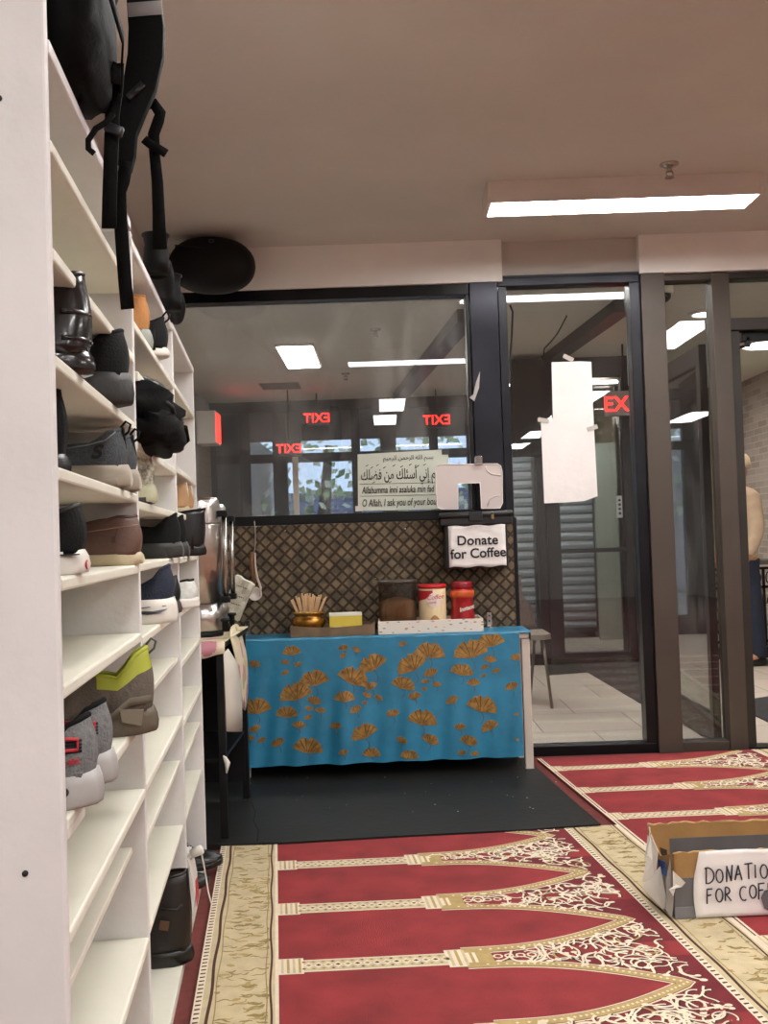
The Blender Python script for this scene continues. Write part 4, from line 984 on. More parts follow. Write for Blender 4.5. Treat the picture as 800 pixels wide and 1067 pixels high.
carpet('prayer_carpet', 'red prayer carpet with arched niches running up to the glass door', 1.343, 1.3, 5.32, 9, 1.345, 2.489, 2.71, False, 'rows of red prayer carpet', seed=5)
carpet('prayer_carpet', 'red prayer carpet at the far right before the open doorway', 2.711, 1.3, 5.2, 9, 2.713, 3.85, 4.07, False, 'rows of red prayer carpet', seed=9)

# black rubber floor mat in front of the table
RUB = mat('black_rubber', '#181716', .55, spec=.3, var=.25, vs=5, bump=.12, bs=30)
q = [at_z(px, py, .02) for px, py in ((205, 881), (300, 878), (420, 871), (540, 865), (626, 859), (590, 828), (556, 797))]
q += [Vector((q[-1].x + .0, W - .05, .02)), Vector((-1.15, W - .05, .02)), Vector((-.98, q[0].y, .02))]
b = MB(); b.prism([Vector((p.x, p.y, 0)) for p in q], (0, 0, .022))
mt = b.build('rubber_mat', RUB, bevel=.003); tag(mt, 'black rubber floor mat in front of the blue clothed table', 'mat')
# a cracked seam and scuffs lying in the mat
b = MB(); pts = [at_z(px, py, .0224) for px, py in ((262, 836), (266, 846), (264, 855), (269, 865), (268, 877))]; b.flat(pts, .006, .0224); b.build('seam', mat('seam_black', '#050505', .9), mt)
b = MB(); rnd = random.Random(4)
for k in range(26):
    p = at_z(rnd.uniform(240, 580), rnd.uniform(806, 850), .0224); r = rnd.uniform(.002, .005); b.poly([(p.x + r * math.cos(a), p.y + r * math.sin(a), .0226) for a in (0, 1.2, 2.6, 3.9, 5)])
o = b.build('crumbs', WHITE_S, mt); o['kind'] = 'stuff'

# ------------------------------------------------------------------ coffee table
TY0, TY1 = 5.08, 5.385
zt_ = at_y(545, 659, TY0).z
tx0 = at_y(249, 720, TY0).x; tx1 = at_y(553, 720, TY0).x
tb = thing('coffee_table', 'narrow table with off-white legs under the blue cloth', 'table', ((tx0 + tx1) / 2, (TY0 + TY1) / 2, .022))
TWH = mat('table_white', '#c9bfb2', .5, var=.1, vs=6)
hw_ = (tx1 - tx0) / 2; hd = (TY1 - TY0) / 2
b = MB(); b.box((-hw_, -hd, zt_ - .022 - .03), (hw_, hd, zt_ - .022 - .002)); b.build('tabletop', TWH, tb, bevel=.006)
for sx, sy in ((-1, -1), (1, -1), (-1, 1), (1, 1)):
    lx = sx * (hw_ - (.018 if sx > 0 else .022)); ly = sy * (hd - .025)
    b = MB(); b.prism([(lx - .021, ly - .02, 0), (lx + .021, ly - .02, 0), (lx + .021, ly + .02, 0), (lx - .021, ly + .02, 0)], (0, 0, zt_ - .055)); b.build('leg', TWH, tb, bevel=.005)
b = MB(); b.box((-hw_ + .05, hd - .03, .1), (hw_ - .05, hd - .01, .5)); b.build('back_apron', mat('apron_dark', '#151311', .8), tb)
# blue cloth with printed ginkgo leaves
BLU = mat('blue_cloth', '#2b7fa3', .42, var=.16, vs=9, bump=.25, bs=14, coat=.15)
GLD = mat('gold_print', '#a67f45', .36, metal=.4, var=.45, vs=34, bump=.25, bs=50)
GLD2 = mat('gold_stem', '#5f4422', .5)
cl = MB()
cx0 = tx0 - .012; cx1 = at_y(542.5, 720, TY0).x; zc = zt_ + .003; zlow = at_y(400, 792, TY0).z
FYc = TY0 - .018
def foldy(x, z):
    d = (zt_ - z) / .6
    f = .005 * math.sin((x - cx0) * 23 + 1.2 * d) + .018 * math.exp(-((x - (cx0 + .53)) / .05) ** 2) + .006 * math.sin((x - cx0) * 57 + 4 * d)
    return FYc - (f + .012) * min(1, d * 1.3) * .8
nx, nz = 90, 36; vs = []; fs = []
for j in range(nz + 1):
    for i in range(nx + 1):
        x = cx0 + (cx1 - cx0) * i / nx; zz = zc - .004 - (zc - zlow) * j / nz
        zz += (.0025 * math.sin(x * 31) + .01 * (i / nx - .5)) * (j / nz)
        vs.append((x, foldy(x, zz), zz))
for j in range(nz):
    for i in range(nx): a = j * (nx + 1) + i; fs.append((a, a + 1, a + nx + 2, a + nx + 1))
cl.add(vs, fs, 0, True)
# rounded front edge and top
vs = []; fs = []; prof = [(FYc, zc - .004), (FYc + .002, zc + .001), (FYc + .008, zc + .004), (TY0 + .05, zc + .004), (TY1 - .02, zc + .004), (TY1 + .005, zc + .002), (TY1 + .008, zc - .06)]
for y, z in prof:
    for i in range(nx + 1):
        x = cx0 + (tx1 + .008 - cx0) * i / nx; vs.append((x, y + .002 * math.sin(x * 40), z + .0016 * math.sin(x * 37 + y * 50)))
for j in range(len(prof) - 1):
    for i in range(nx): a = j * (nx + 1) + i; fs.append((a, a + nx + 1, a + nx + 2, a + 1))
cl.add(vs, fs, 0, True)
# right side drop
vs = [(tx1 + .008, FYc + .01 + (TY1 - FYc) * i / 6, zc + .003 - (.05 if j else 0)) for j in range(2) for i in range(7)]
cl.add(vs, [(i, i + 1, i + 8, i + 7) for i in range(6)], 0, True)
LV = [(320,190,40),(125,260,30),(285,250,20),(355,262,20),(288,305,20),(435,335,65),(340,405,72),(435,450,35),(410,490,20),(470,500,25),(295,510,48),(358,575,32),(408,535,20),(135,480,65),(130,595,30),(105,640,22),(165,655,22),(60,715,20),(250,668,35),(405,685,65),(550,580,30),(590,175,25),(655,185,22),(590,215,18),(740,255,65),(640,325,70),(595,428,45),(735,375,30),(710,420,22),(770,435,22),(655,495,30),(700,460,15),(698,610,60),(590,715,25),(735,720,40)]
LV = [(240 + .2 * x, 640 + .2 * y, .2 * r) for x, y, r in LV] + [(400 + .2 * x, 640 + .2 * y, .2 * r) for x, y, r in ((97,155,20),(240,190,65),(145,255,70),(245,305,35),(100,360,52),(160,425,32),(215,350,20),(275,365,22),(210,390,15),(47,515,32),(357,447,32),(200,540,65),(90,655,28),(240,650,40),(132,730,40),(450,185,75),(555,135,60),(405,290,50),(552,235,30),(525,275,20),(585,295,20),(518,320,15),(465,355,32),(510,470,68),(395,585,28),(550,580,40),(440,655,40),(405,720,22),(472,725,22),(665,375,33),(690,225,30),(688,520,12),(688,650,12))]
rnd = random.Random(12)
for px, py, r in LV:
    c = at_y(px, py, FYc); R = r / FPX * FYc; a0 = rnd.uniform(-.5, .5); sp = 1.35 if R > .035 else 1.15
    # fan: stem point below, scalloped rim above
    base = Vector((c.x - R * .45 * math.sin(a0), 0, c.z - R * .6 * math.cos(a0)))
    n = 15; rim = []
    for i in range(n + 1):
        a = a0 + (-sp + 2 * sp * i / n); rr = R * 1.36 * (1 - .06 * (i % 2) - .18 * (1 if i == n // 2 else 0)) * (1 - .12 * abs(i / n - .5))
        rim.append(Vector((base.x + rr * math.sin(a), 0, base.z + rr * math.cos(a))))
    rings = []
    for f in (.06, .35, .68, 1.0): rings.append([base + (p - base) * f for p in rim])
    def onc(p): 
        x = min(max(p.x, cx0 + .002), cx1 - .001); z = min(max(p.z, zlow + .006), zc - .005)
        return Vector((x, foldy(x, z) - .0022, z))
    cl.loft([[onc(p) for p in ring] for ring in rings], False, False, 1, True)
    if R > .012:
        for q in (2, 4, 6, 9, 11, 13):
            e_ = rim[q]; a = onc(base + (e_ - base) * .12); c2 = onc(base + (e_ - base) * .93); d = Vector((0, -.0012, 0)); w2 = Vector((.0022 * R / .05, 0, 0)); cl.poly([a + d - w2 * .3, a + d + w2 * .3, c2 + d + w2, c2 + d - w2], 2)
    if R > .02:
        st = [base + Vector((.25 * R * math.sin(a0 + q), 0, -R * .3 * q)) for q in (0, 1, 2, 3)]
        for p, p2 in zip(st, st[1:]):
            a = onc(p); c2 = onc(p2); d = Vector((.0013, 0, 0)); cl.poly([a - d, a + d, c2 + d, c2 - d], 2)
MB.fix = False; co = cl.build('tablecloth', [BLU, GLD, GLD2]); MB.fix = True
tag(co, 'blue tablecloth printed with golden ginkgo leaves, hanging to the mat', 'tablecloth')
# brown diamond pattern board on the wall over the table
DIA = bpy.data.materials.new('diamond_board'); DIA.use_nodes = True
nt = DIA.node_tree; N = nt.nodes; Lk = nt.links; bs = N['Principled BSDF']; bs.inputs['Roughness'].default_value = .85
tc = N.new('ShaderNodeTexCoord'); mp = N.new('ShaderNodeMapping'); mp.inputs['Rotation'].default_value = (0, PI / 4, 0); mp.inputs['Scale'].default_value = (1, 1, 1)
Lk.new(tc.outputs['Object'], mp.inputs[0]); sp_ = N.new('ShaderNodeSeparateXYZ'); Lk.new(mp.outputs[0], sp_.inputs[0])
def cellf(sock):
    d = N.new('ShaderNodeMath'); d.operation = 'DIVIDE'; d.inputs[1].default_value = .0475; Lk.new(sock, d.inputs[0])
    f = N.new('ShaderNodeMath'); f.operation = 'FRACT'; Lk.new(d.outputs[0], f.inputs[0])
    g = N.new('ShaderNodeMath'); g.operation = 'SUBTRACT'; g.inputs[1].default_value = .5; Lk.new(f.outputs[0], g.inputs[0])
    h = N.new('ShaderNodeMath'); h.operation = 'ABSOLUTE'; Lk.new(g.outputs[0], h.inputs[0]); return h.outputs[0]
mxn = N.new('ShaderNodeMath'); mxn.operation = 'MAXIMUM'; Lk.new(cellf(sp_.outputs['X']), mxn.inputs[0]); Lk.new(cellf(sp_.outputs['Z']), mxn.inputs[1])
rp = N.new('ShaderNodeValToRGB'); e = rp.color_ramp.elements; e[0].position = .33; e[0].color = (*lin(hexc('#6e604b')), 1); e[1].position = .40; e[1].color = (*lin(hexc('#392c1e')), 1)
Lk.new(mxn.outputs[0], rp.inputs[0])
nz = N.new('ShaderNodeTexNoise'); nz.inputs['Scale'].default_value = 17; nz.inputs['Detail'].default_value = 1; Lk.new(tc.outputs['Object'], nz.inputs['Vector'])
mr = N.new('ShaderNodeMapRange'); mr.inputs[1].default_value = .35; mr.inputs[2].default_value = .65; mr.inputs[3].default_value = .55; mr.inputs[4].default_value = 1.25; Lk.new(nz.outputs['Fac'], mr.inputs[0])
mm = N.new('ShaderNodeMix'); mm.data_type = 'RGBA'; mm.blend_type = 'MULTIPLY'; mm.inputs['Factor'].default_value = 1.0; Lk.new(rp.outputs[0], mm.inputs['A']); Lk.new(mr.outputs[0], mm.inputs['B'])
Lk.new(mm.outputs['Result'], bs.inputs['Base Color'])
bp2 = N.new('ShaderNodeBump'); bp2.inputs['Strength'].default_value = .5; bp2.inputs['Distance'].default_value = .004; bp2.invert = True; Lk.new(mxn.outputs[0], bp2.inputs['Height']); Lk.new(bp2.outputs[0], bs.inputs['Normal'])
bd = thing('backsplash_board', 'brown diamond patterned board screwed to the wall above the table', 'board', (0, W - .09, 1.0))
bx0 = -1.1; bx1 = at_y(536, 600, W - .1).x; bz0 = zt_ - .1; bz1 = at_y(360, 545, W - .1).z
b = MB(); b.box((bx0, -.012, bz0 - 1), (bx1, .012, bz1 - 1)); b.build('board', DIA, bd, bevel=.004)
b = MB(); b.box((bx1, -.012, bz0 - 1), (bx1 + .02, .05, bz1 - 1)); b.build('edge_strip', BLACKM, bd)
for px, py in ((382, 547), (422, 551), (446, 567), (391, 603), (522, 645), (267, 549), (297, 553)):
    p = at_y(px, py, W - .103); b = MB(); b.lathe([(.006, 0), (.005, .004), (0, .005)], n=10, M=Matrix.Rotation(PI / 2, 4, 'X')); b.build('screw', CHROME, bd, loc=(p.x, -.012, p.z - 1))
for px, py, lb in ((258, 660, 'small steel bracket at the left end of the table top'), (510, 652, 'small steel bracket at right of the terrazzo tray')):
    p = at_y(px, py, W - .105); t = thing('corner_bracket', lb, 'bracket', (p.x, W - .105, zt_ + .007), 0, 'steel brackets on the table')
    b = MB(); b.box((-.013, -.003, 0), (.013, .0, .075)); b.box((-.013, -.04, 0), (.013, 0, .003)); b.build('angle', CHROME, t, bevel=.001)
    for z in (.03, .058): b = MB(); b.lathe([(.004, 0), (.004, .002), (0, .002)], n=10, M=Matrix.Rotation(PI / 2, 4, 'X')); b.build('screw', INK, t, loc=(0, -.003, z))
# ------------------------------------------------------------------ things on the table
TZ = zt_ + .008
def on_table(px, Y): d = at_y(px, 640, Y); return d.x
WOOD_T = mat('tray_wood', '#7a6248', .6, var=.25, vs=14, bump=.2, bs=40)
TYF = 5.13
ax0 = on_table(302, TYF); ax1 = on_table(390, TYF); hx = (ax1 - ax0) / 2
tr_ = thing('wooden_tray', 'low brown wooden tray holding the gold pot and yellow box', 'tray', ((ax0 + ax1) / 2, TYF + .11, TZ))
b = MB(); b.box((-hx, -.11, 0), (hx, .11, .012)); b.build('base', WOOD_T, tr_)
def curved_wall(y, h0, h1):
    n = 12; lo = []; hi = []
    for i in range(n + 1):
        x = -hx + 2 * hx * i / n; q = (2 * i / n - 1) ** 2; lo.append(Vector((x, y, .0))); hi.append(Vector((x, y, h0 + (h1 - h0) * q)))
    return lo + hi[::-1]
for y in (-.115, .105):
    b = MB(); b.prism(curved_wall(y, .045, .058), (0, .01, 0)); b.build('long_side', WOOD_T, tr_)
for x in (-hx, hx - .01):
    b = MB(); b.box((x, -.105, 0), (x + .01, .105, .058)); b.build('end_side', WOOD_T, tr_, bevel=.002)
# gold pot
pg = at_y(321.5, 652, TYF + .1)
GOLDP = mat('gold_ceramic', '#9a6a24', .25, metal=.6, var=.5, vs=30, bump=.2, bs=60)
pot = thing('gold_pot', 'round gold glazed pot full of wooden stir sticks', 'pot', (pg.x, TYF + .1, TZ + .012))
prof = [(.0, 0), (.055, 0), (.066, .012), (.088, .045), (.092, .06), (.084, .078), (.07, .086), (.072, .092), (.08, .1), (.08, .112), (.07, .112), (.066, .09), (.07, .06), (.05, .02), (0, .02)]
b = MB(); b.lathe(prof, n=36); b.build('body', GOLDP, pot)
b = MB(); b.tube([(.082 * math.cos(a), .082 * math.sin(a), .106) for a in [i * PI / 18 for i in range(36)]], .006, 8, close=True); b.build('rim', mat('gold_rim', '#b98a3e', .25, metal=.7), pot)
STK = mat('stir_stick', '#dcb98f', .7, var=.12, vs=20)
rnd = random.Random(21)
s0 = None
for k in range(36):
    a = rnd.uniform(0, 2 * PI); r = .05 * rnd.random() ** .5; bx_, by_ = r * math.cos(a), r * math.sin(a)
    tilt = bx_ * 9 + rnd.uniform(-.12, .12); ty_ = by_ * 3
    if s0 is None:
        b = MB(); b.box((-.0032, -.001, 0), (.0032, .001, .165)); s0 = b.build('stir_stick', STK); o = s0
    else: o = s0.copy(); COL.objects.link(o)
    o.location = (pg.x + bx_ * .5, TYF + .1 + by_ * .5, TZ + .036); o.rotation_euler = (-ty_ * .5, tilt, rnd.uniform(-.6, .6))
    o.scale = (1.25, 1.25, 1 + rnd.uniform(-.06, .12))
    tag(o, 'pale wooden stir stick standing in the gold pot', 'stir stick', 'wooden stir sticks in the gold pot')
# yellow box
py_ = at_y(360, 655, TYF + .04); yb = thing('sweetener_box', 'yellow and white sugar packet box in the wooden tray', 'box', (py_.x, TYF + .075, TZ + .012), .06)
bw = 34 / FPX * TYF / 2
b = MB(); b.box((-bw, -.05, 0), (bw, .05, .098)); b.build('carton', mat('box_yellow', '#dcc64c', .5, var=.06, vs=10), yb, bevel=.002)
b = MB(); b.box((-bw - .001, -.051, .086), (bw + .001, .051, .0995)); b.build('white_band', mat('box_white', '#e6e2d4', .5), yb, bevel=.002)
b = MB(); b.prism([(.0, -.0515, .008), (.05, -.0515, .008), (.045, -.0515, .026), (.005, -.0515, .026)], (0, -.001, 0)); b.build('thumb_cut', mat('box_brown', '#8d6c35', .6), yb)
b = MB(); b.prism([(-.06, -.052, .018), (-.02, -.052, .018), (-.02, -.052, .034), (-.06, -.052, .034)], (0, -.0008, 0)); b.build('pale_mark', mat('box_white', '#e6e2d4'), yb)
# terrazzo tray
TER = bpy.data.materials.new('terrazzo'); TER.use_nodes = True
nt = TER.node_tree; N = nt.nodes; Lk = nt.links; bs = N['Principled BSDF']; bs.inputs['Roughness'].default_value = .4
tc = N.new('ShaderNodeTexCoord'); vo = N.new('ShaderNodeTexVoronoi'); vo.inputs['Scale'].default_value = 70; vo.inputs['Randomness'].default_value = 1
mp = N.new('ShaderNodeMapping'); mp.inputs['Rotation'].default_value = (.3, .6, .4); mp.inputs['Scale'].default_value = (.45, 1, 1)
Lk.new(tc.outputs['Object'], mp.inputs[0]); Lk.new(mp.outputs[0], vo.inputs['Vector'])
rp = N.new('ShaderNodeValToRGB'); rp.color_ramp.interpolation = 'CONSTANT'; e = rp.color_ramp.elements; e[0].position = 0; e[0].color = (1, 1, 1, 1); e[1].position = .28; e[1].color = (0, 0, 0, 1)
Lk.new(vo.outputs['Distance'], rp.inputs[0])
rc = N.new('ShaderNodeValToRGB'); rc.color_ramp.interpolation = 'CONSTANT'; e = rc.color_ramp.elements; e[0].position = 0; e[0].color = (*lin(hexc('#b98d56')), 1); e[1].position = .4; e[1].color = (*lin(hexc('#9aa09a')), 1); q_ = e.new(.6); q_.color = (*lin(hexc('#d7a98c')), 1); q_ = e.new(.8); q_.color = (*lin(hexc('#e8e0d4')), 1)
sx_ = N.new('ShaderNodeSeparateColor'); Lk.new(vo.outputs['Color'], sx_.inputs[0]); Lk.new(sx_.outputs[0], rc.inputs[0])
mm = N.new('ShaderNodeMix'); mm.data_type = 'RGBA'; Lk.new(rp.outputs[0], mm.inputs['Factor']); mm.inputs['A'].default_value = (*lin(hexc('#e6dccf')), 1); Lk.new(rc.outputs[0], mm.inputs['B']); Lk.new(mm.outputs['Result'], bs.inputs['Base Color'])
ax0 = on_table(393.5, TYF); ax1 = on_table(503, TYF); hx2 = (ax1 - ax0) / 2
tt = thing('terrazzo_tray', 'white speckled tray holding the jars', 'tray', ((ax0 + ax1) / 2, TYF + .11, TZ))
b = MB(); b.box((-hx2, -.11, 0), (hx2, .11, .012)); b.build('base', TER, tt)
for y in (-.12, .11): b = MB(); b.box((-hx2, y, 0), (hx2, y + .01, .066)); b.build('long_side', TER, tt, bevel=.002)
for x in (-hx2, hx2 - .01): b = MB(); b.box((x, -.11, 0), (x + .01, .11, .066)); b.build('end_side', TER, tt, bevel=.002)
# jars
JY = TYF + .11
def jx(px): return at_y(px, 630, JY).x
def jz(py): return at_y(430, py, JY).z
JG = glass_mat('jar_plastic', '#cfc2b4', .02, .05)
z0 = TZ + .013
r = (jx(434.5) - jx(394)) / 2; hj = jz(604) - z0
j1 = thing('canister', 'clear canister two thirds full of brown powder with flat lid', 'canister', ((jx(434.5) + jx(394)) / 2, JY, z0))
def sqring(rr, z, k=.78, n=32):
    return [Vector((rr * math.copysign(abs(math.cos(a)) ** k, math.cos(a)), rr * .85 * math.copysign(abs(math.sin(a)) ** k, math.sin(a)), z)) for a in [2 * PI * i / n for i in range(n)]]
b = MB(); b.loft([sqring(r * .97, 0), sqring(r * .97, hj - .012)], caps=False); b.build('clear_wall', JG, j1)
b = MB(); b.loft([sqring(r * .93, .004), sqring(r * .93, hj * .56), sqring(r * .6, hj * .62), sqring(r * .2, hj * .66)]); b.build('powder', mat('brown_powder', '#8a6a48', .9, var=.12, vs=30, bump=.5, bs=200), j1)
b = MB(); b.loft([sqring(r * 1.02, hj - .014), sqring(r * 1.04, hj - .006), sqring(r * 1.02, hj)]); b.build('lid', mat('smoky_lid', '#4a4038', .3), j1)
r = (jx(465) - jx(435.5)) / 2; hj = jz(609) - z0
j2 = thing('creamer_canister', 'cream coloured creamer canister with red screw lid', 'canister', ((jx(465) + jx(435.5)) / 2, JY - .02, z0))
CRM = mat('creamer_cream', '#e3cfa6', .45, var=.05, vs=8); RDL = mat('red_lid', '#c01a22', .35); RDB = mat('red_band', '#b3222a', .45)
b = MB(); b.lathe([(0, 0), (r * .95, 0), (r * .97, .008), (r * .96, hj * .4), (r * .97, hj - .025), (r * .9, hj - .018), (0, hj - .018)], n=32); b.build('body', CRM, j2)
b = MB(); b.lathe([(r * .86, hj - .02), (r, hj - .02), (r * 1.02, hj - .012), (r * 1.0, hj - .002), (r * .9, hj), (0, hj)], n=32); b.build('lid', RDL, j2)
def arc_patch(r_, a0, a1, zf, mi=0, n=16):
    b = MB(); lo = []; hi = []
    for i in range(n + 1):
        f = i / n; a = a0 + (a1 - a0) * f; z_lo, z_hi = zf(f)
        lo.append(Vector((r_ * math.sin(a), -r_ * math.cos(a), z_lo))); hi.append(Vector((r_ * math.sin(a), -r_ * math.cos(a), z_hi)))
    b.loft([lo, hi], False, False, 0, True); return b
arc_patch(r * .985, -1.5, -.0, lambda f: (hj * (.62 + .1 * f), hj - .03)).build('red_band', RDB, j2)
arc_patch(r * .987, -.55, .75, lambda f: (hj * (.66 - .16 * math.sin(PI * f)), hj * (.66 + .16 * math.sin(PI * f)))).build('label_oval', mat('label_pale', '#ead9d2', .5), j2)
arc_patch(r * .988, -.3, .5, lambda f: (hj * (.2 - .1 * math.sin(PI * f)), hj * (.2 + .12 * math.sin(PI * f)))).build('cup_picture', mat('cup_brown', '#a67a4a', .5), j2)
text('lettering', 'Coffee', .032, RDB, j2, frame((-r * .42, -r * .998, hj * .66), (1, 0, .1), (0, 0, 1)), 'LEFT', shear=.3)
text('lettering', 'CREAMER', .011, RDB, j2, frame((-r * .4, -r * .998, hj * .58), (1, 0, .05), (0, 0, 1)), 'LEFT')
r = (jx(494) - jx(469)) / 2; hj = jz(607.5) - z0
j3 = thing('coffee_jar', 'small red instant coffee jar with red lid at the tray end', 'jar', ((jx(494) + jx(469)) / 2, JY - .01, z0))
b = MB(); b.lathe([(0, 0), (r * .92, 0), (r, .01), (r * .98, hj * .3), (r * .86, hj * .5), (r * .9, hj * .62), (r, hj * .72), (r * .98, hj * .8), (r * .8, hj * .86), (0, hj * .86)], n=32); b.build('body', mat('jar_red', '#a3171f', .35, var=.1, vs=10), j3)
b = MB(); b.lathe([(r * .98, hj * .66), (r * 1.012, hj * .72), (r * 1.0, hj * .79), (r * .96, hj * .81)], n=32); b.build('orange_band', mat('jar_orange', '#cf5a24', .4), j3)
b = MB(); b.lathe([(0, hj * .85), (r * .84, hj * .85), (r * .88, hj * .88), (r * .88, hj * .985), (r * .8, hj), (0, hj)], n=32); b.build('lid', mat('jar_lid', '#8f1522', .4), j3)
text('lettering', 'Instant', .028, WHITE_S, j3, frame((-r * .3, -r * 1.0, hj * .36), (1, 0, .25), (0, 0, 1)), 'LEFT', bold=.001, shear=.3)
text('lettering', 'Coffee', .02, WHITE_S, j3, frame((.0, -r * 1.02, hj * .1), (1, 0, .0), (0, 0, 1)), 'LEFT', shear=.2)

# ------------------------------------------------------------------ donation box on the wall
BY = W - .26
def bxx(px, py=560): return at_y(px, py, BY).x
def bzz(py, px=495): return at_y(px, py, BY).z
db = thing('donation_box', 'black donation box on the wall with a printed paper front', 'box', (bxx(497), BY, bzz(560)))
ox, oz = bxx(497), bzz(560)
PLB = mat('black_plastic', '#141415', .4, var=.15, vs=10)
b = MB(); b.box((bxx(463.5) - ox, 0, bzz(592) - oz), (bxx(529) - ox, .15, bzz(545) - oz)); b.build('body', PLB, db, bevel=.006)
b = MB(); b.box((bxx(459) - ox, -.012, bzz(547) - oz), (bxx(534) - ox, .155, bzz(535) - oz)); b.tube([(bxx(458) - ox, -.006, bzz(537) - oz), (bxx(535) - ox, -.006, bzz(536) - oz)], .017, 12); b.build('lid', PLB, db, bevel=.006)
b = MB(); b.box((bxx(489) - ox, -.028, bzz(543) - oz), (bxx(503) - ox, -.01, bzz(533) - oz)); b.build('latch', mat('latch_black', '#1f1f21', .3), db, bevel=.003)
lk = MB(); lk.box((-.008, -.01, -.022), (.008, .004, .0)); BR = mat('brass', '#8b7a4a', .3, metal=.9)
t = thing('padlock', 'small brass padlock hanging on the donation box lid', 'padlock', (bxx(513), BY - .03, bzz(537)))
lk.build('body', BR, t, bevel=.002)
b = MB(); b.tube([(-.006, -.003, -.002), (-.006, -.003, .012), (-.003, -.003, .018), (.003, -.003, .018), (.006, -.003, .012), (.006, -.003, -.002)], .0018, 6); b.build('shackle', CHROME, t)
# printed paper
b = MB(); n = 14; px0, px1 = bxx(467) - ox, bxx(526.5) - ox; pz1, pz0 = bzz(547.5) - oz, bzz(590.5) - oz
def wav(x, z): return -.004 - .0035 * (1 + math.sin(x * 60 + z * 90)) * .5 - .002 * math.sin(z * 140 + x * 40)
vs = []; fs = []
for j in range(n + 1):
    for i in range(n + 1):
        x = px0 + (px1 - px0) * i / n; z = pz0 + (pz1 - pz0) * j / n + .004 * math.sin(i * 1.1) * (1 if j in (0, n) else 0); vs.append((x, wav(x, z), z))
for j in range(n):
    for i in range(n): a = j * (n + 1) + i; fs.append((a, a + 1, a + n + 2, a + n + 1))
b.add(vs, fs, 0, True); pf = b.build('paper_front', PAPER, db); sdm = pf.modifiers.new('s', 'SOLIDIFY'); sdm.thickness = .0008
sz = (bzz(558) - bzz(568)) / .7
text('lettering', 'Donate', .069, INK, db, frame((bxx(475.5) - ox, -.0105, bzz(567.5) - oz), (1, 0, .0), (0, 0, 1)), 'LEFT', bold=.0014, space=1.03)
text('lettering', 'for Coffee', .069, INK, db, frame((bxx(468.5) - ox, -.0105, bzz(581.5) - oz), (1, 0, .02), (0, 0, 1)), 'LEFT', bold=.0014, space=1.0)
# translucent plastic sleeve standing on the box
FY_ = BY + .06
fo = thing('plastic_holder', 'translucent plastic sleeve with a square cutout standing on the donation box', 'holder', (at_y(487, 508, FY_).x, FY_, at_y(487, 508, FY_).z))
fxo, fzo = at_y(487, 508, FY_).x, at_y(487, 508, FY_).z
def fp(px, py): p = at_y(px, py, FY_); return Vector((p.x - fxo, 0, p.z - fzo))
MILK = bpy.data.materials.new('milky_plastic'); MILK.use_nodes = True
nt = MILK.node_tree; N = nt.nodes; bs = N['Principled BSDF']; bs.inputs['Base Color'].default_value = (*lin(hexc('#d9cdc8')), 1); bs.inputs['Roughness'].default_value = .35; bs.inputs['Alpha'].default_value = .82
outl = [(453.5, 488), (456, 484.5), (470, 484), (518, 483.3), (521.5, 485.5), (523, 491), (523.5, 524), (521, 529.5), (501.5, 530), (500, 503), (477, 504), (477, 530.5), (459, 530.5), (455, 528)]
b = MB(); b.prism([fp(*p) for p in outl[:5] + outl[5:8] + [(500.5, 530), (500.2, 503)]][:0] or [fp(*p) for p in [(453.5, 488), (456, 484.5), (470, 484), (518, 483.3), (521.5, 485.5), (523, 491), (523, 503), (453.8, 504)]], (0, .012, 0))
b.prism([fp(*p) for p in [(453.8, 504), (477, 503.7), (477, 530.5), (459, 530.5), (455, 528)]], (0, .012, 0)); b.prism([fp(*p) for p in [(500, 503.3), (523, 503), (523.5, 524), (521, 529.5), (501, 530)]], (0, .012, 0)); b.build('sleeve', MILK, fo)
b = MB(); b.tube([fp(*p) + Vector((0, -.002, 0)) for p in [(506, 486), (507, 490), (512, 494), (521, 495)]], .003, 6); b.tube([fp(*p) + Vector((0, -.002, 0)) for p in [(508, 527), (510, 520), (515, 517), (521, 516)]], .003, 6); b.tube([fp(*p) + Vector((0, -.001, 0)) for p in outl], .003, 6, close=True); b.build('moulded_rim', mat('milky_rim', '#e5dbd6', .35), fo)
b = MB(); b.box((-.02, -.02, -.02), (.02, .02, .03)); b.v = [tuple(Vector(p) + fp(498.5, 481)) for p in b.v]; b.build('clip', glass_mat('clip_clear', '#d9d2cb', .2, .15), fo, bevel=.006)

# ------------------------------------------------------------------ prayer sheet in the window
PY = W - .008
def sp2(px, py): return at_y(px, py, PY)
c0 = sp2(373, 532.5); c1 = sp2(468, 530); c2 = sp2(467, 474); c3 = sp2(460.5, 468.5); c4 = sp2(372.5, 473.5)
pc_ = (c0 + c2) / 2
ps = thing('prayer_sheet', 'printed sheet with Arabic line and English lines taped inside the window', 'sign', tuple(pc_))
b = MB(); b.prism([c - pc_ for c in (c0, c1, c2, c3, c4)], (0, .001, 0)); b.build('sheet', mat('sheet_green_white', '#cfd4c6', .7, var=.03, vs=5), ps)
exu = (c1 - c0).normalized()
def line_at(px, py): p = sp2(px, py) - pc_; p.y = -.0025; return frame(p, exu, (0, 0, 1))
INK2 = mat('sheet_ink', '#23241f', .7)
text('lettering', 'Allahumma inni asaluka min fad', .052, INK2, ps, line_at(377, 514.3), 'LEFT', bold=.0005, sx=.6, shear=.18)
text('lettering', 'O Allah, I ask you of your bou', .055, INK2, ps, line_at(377, 527.8), 'LEFT', bold=.0005, sx=.6, shear=.18)
ARB = ' '.join(['\ufeda\ufee0\ufec0\ufed3', '\ufee6\ufee3', '\ufeda\ufee0\ufe8c\ufeb3\ufe83', '\ufef2\ufee7\ufe87', '\ufee2\ufeec\ufee0\ufedf\ufe8d'])
text('lettering', ARB, .078, INK2, ps, line_at(376, 500), 'LEFT', bold=.0006, sx=.56)
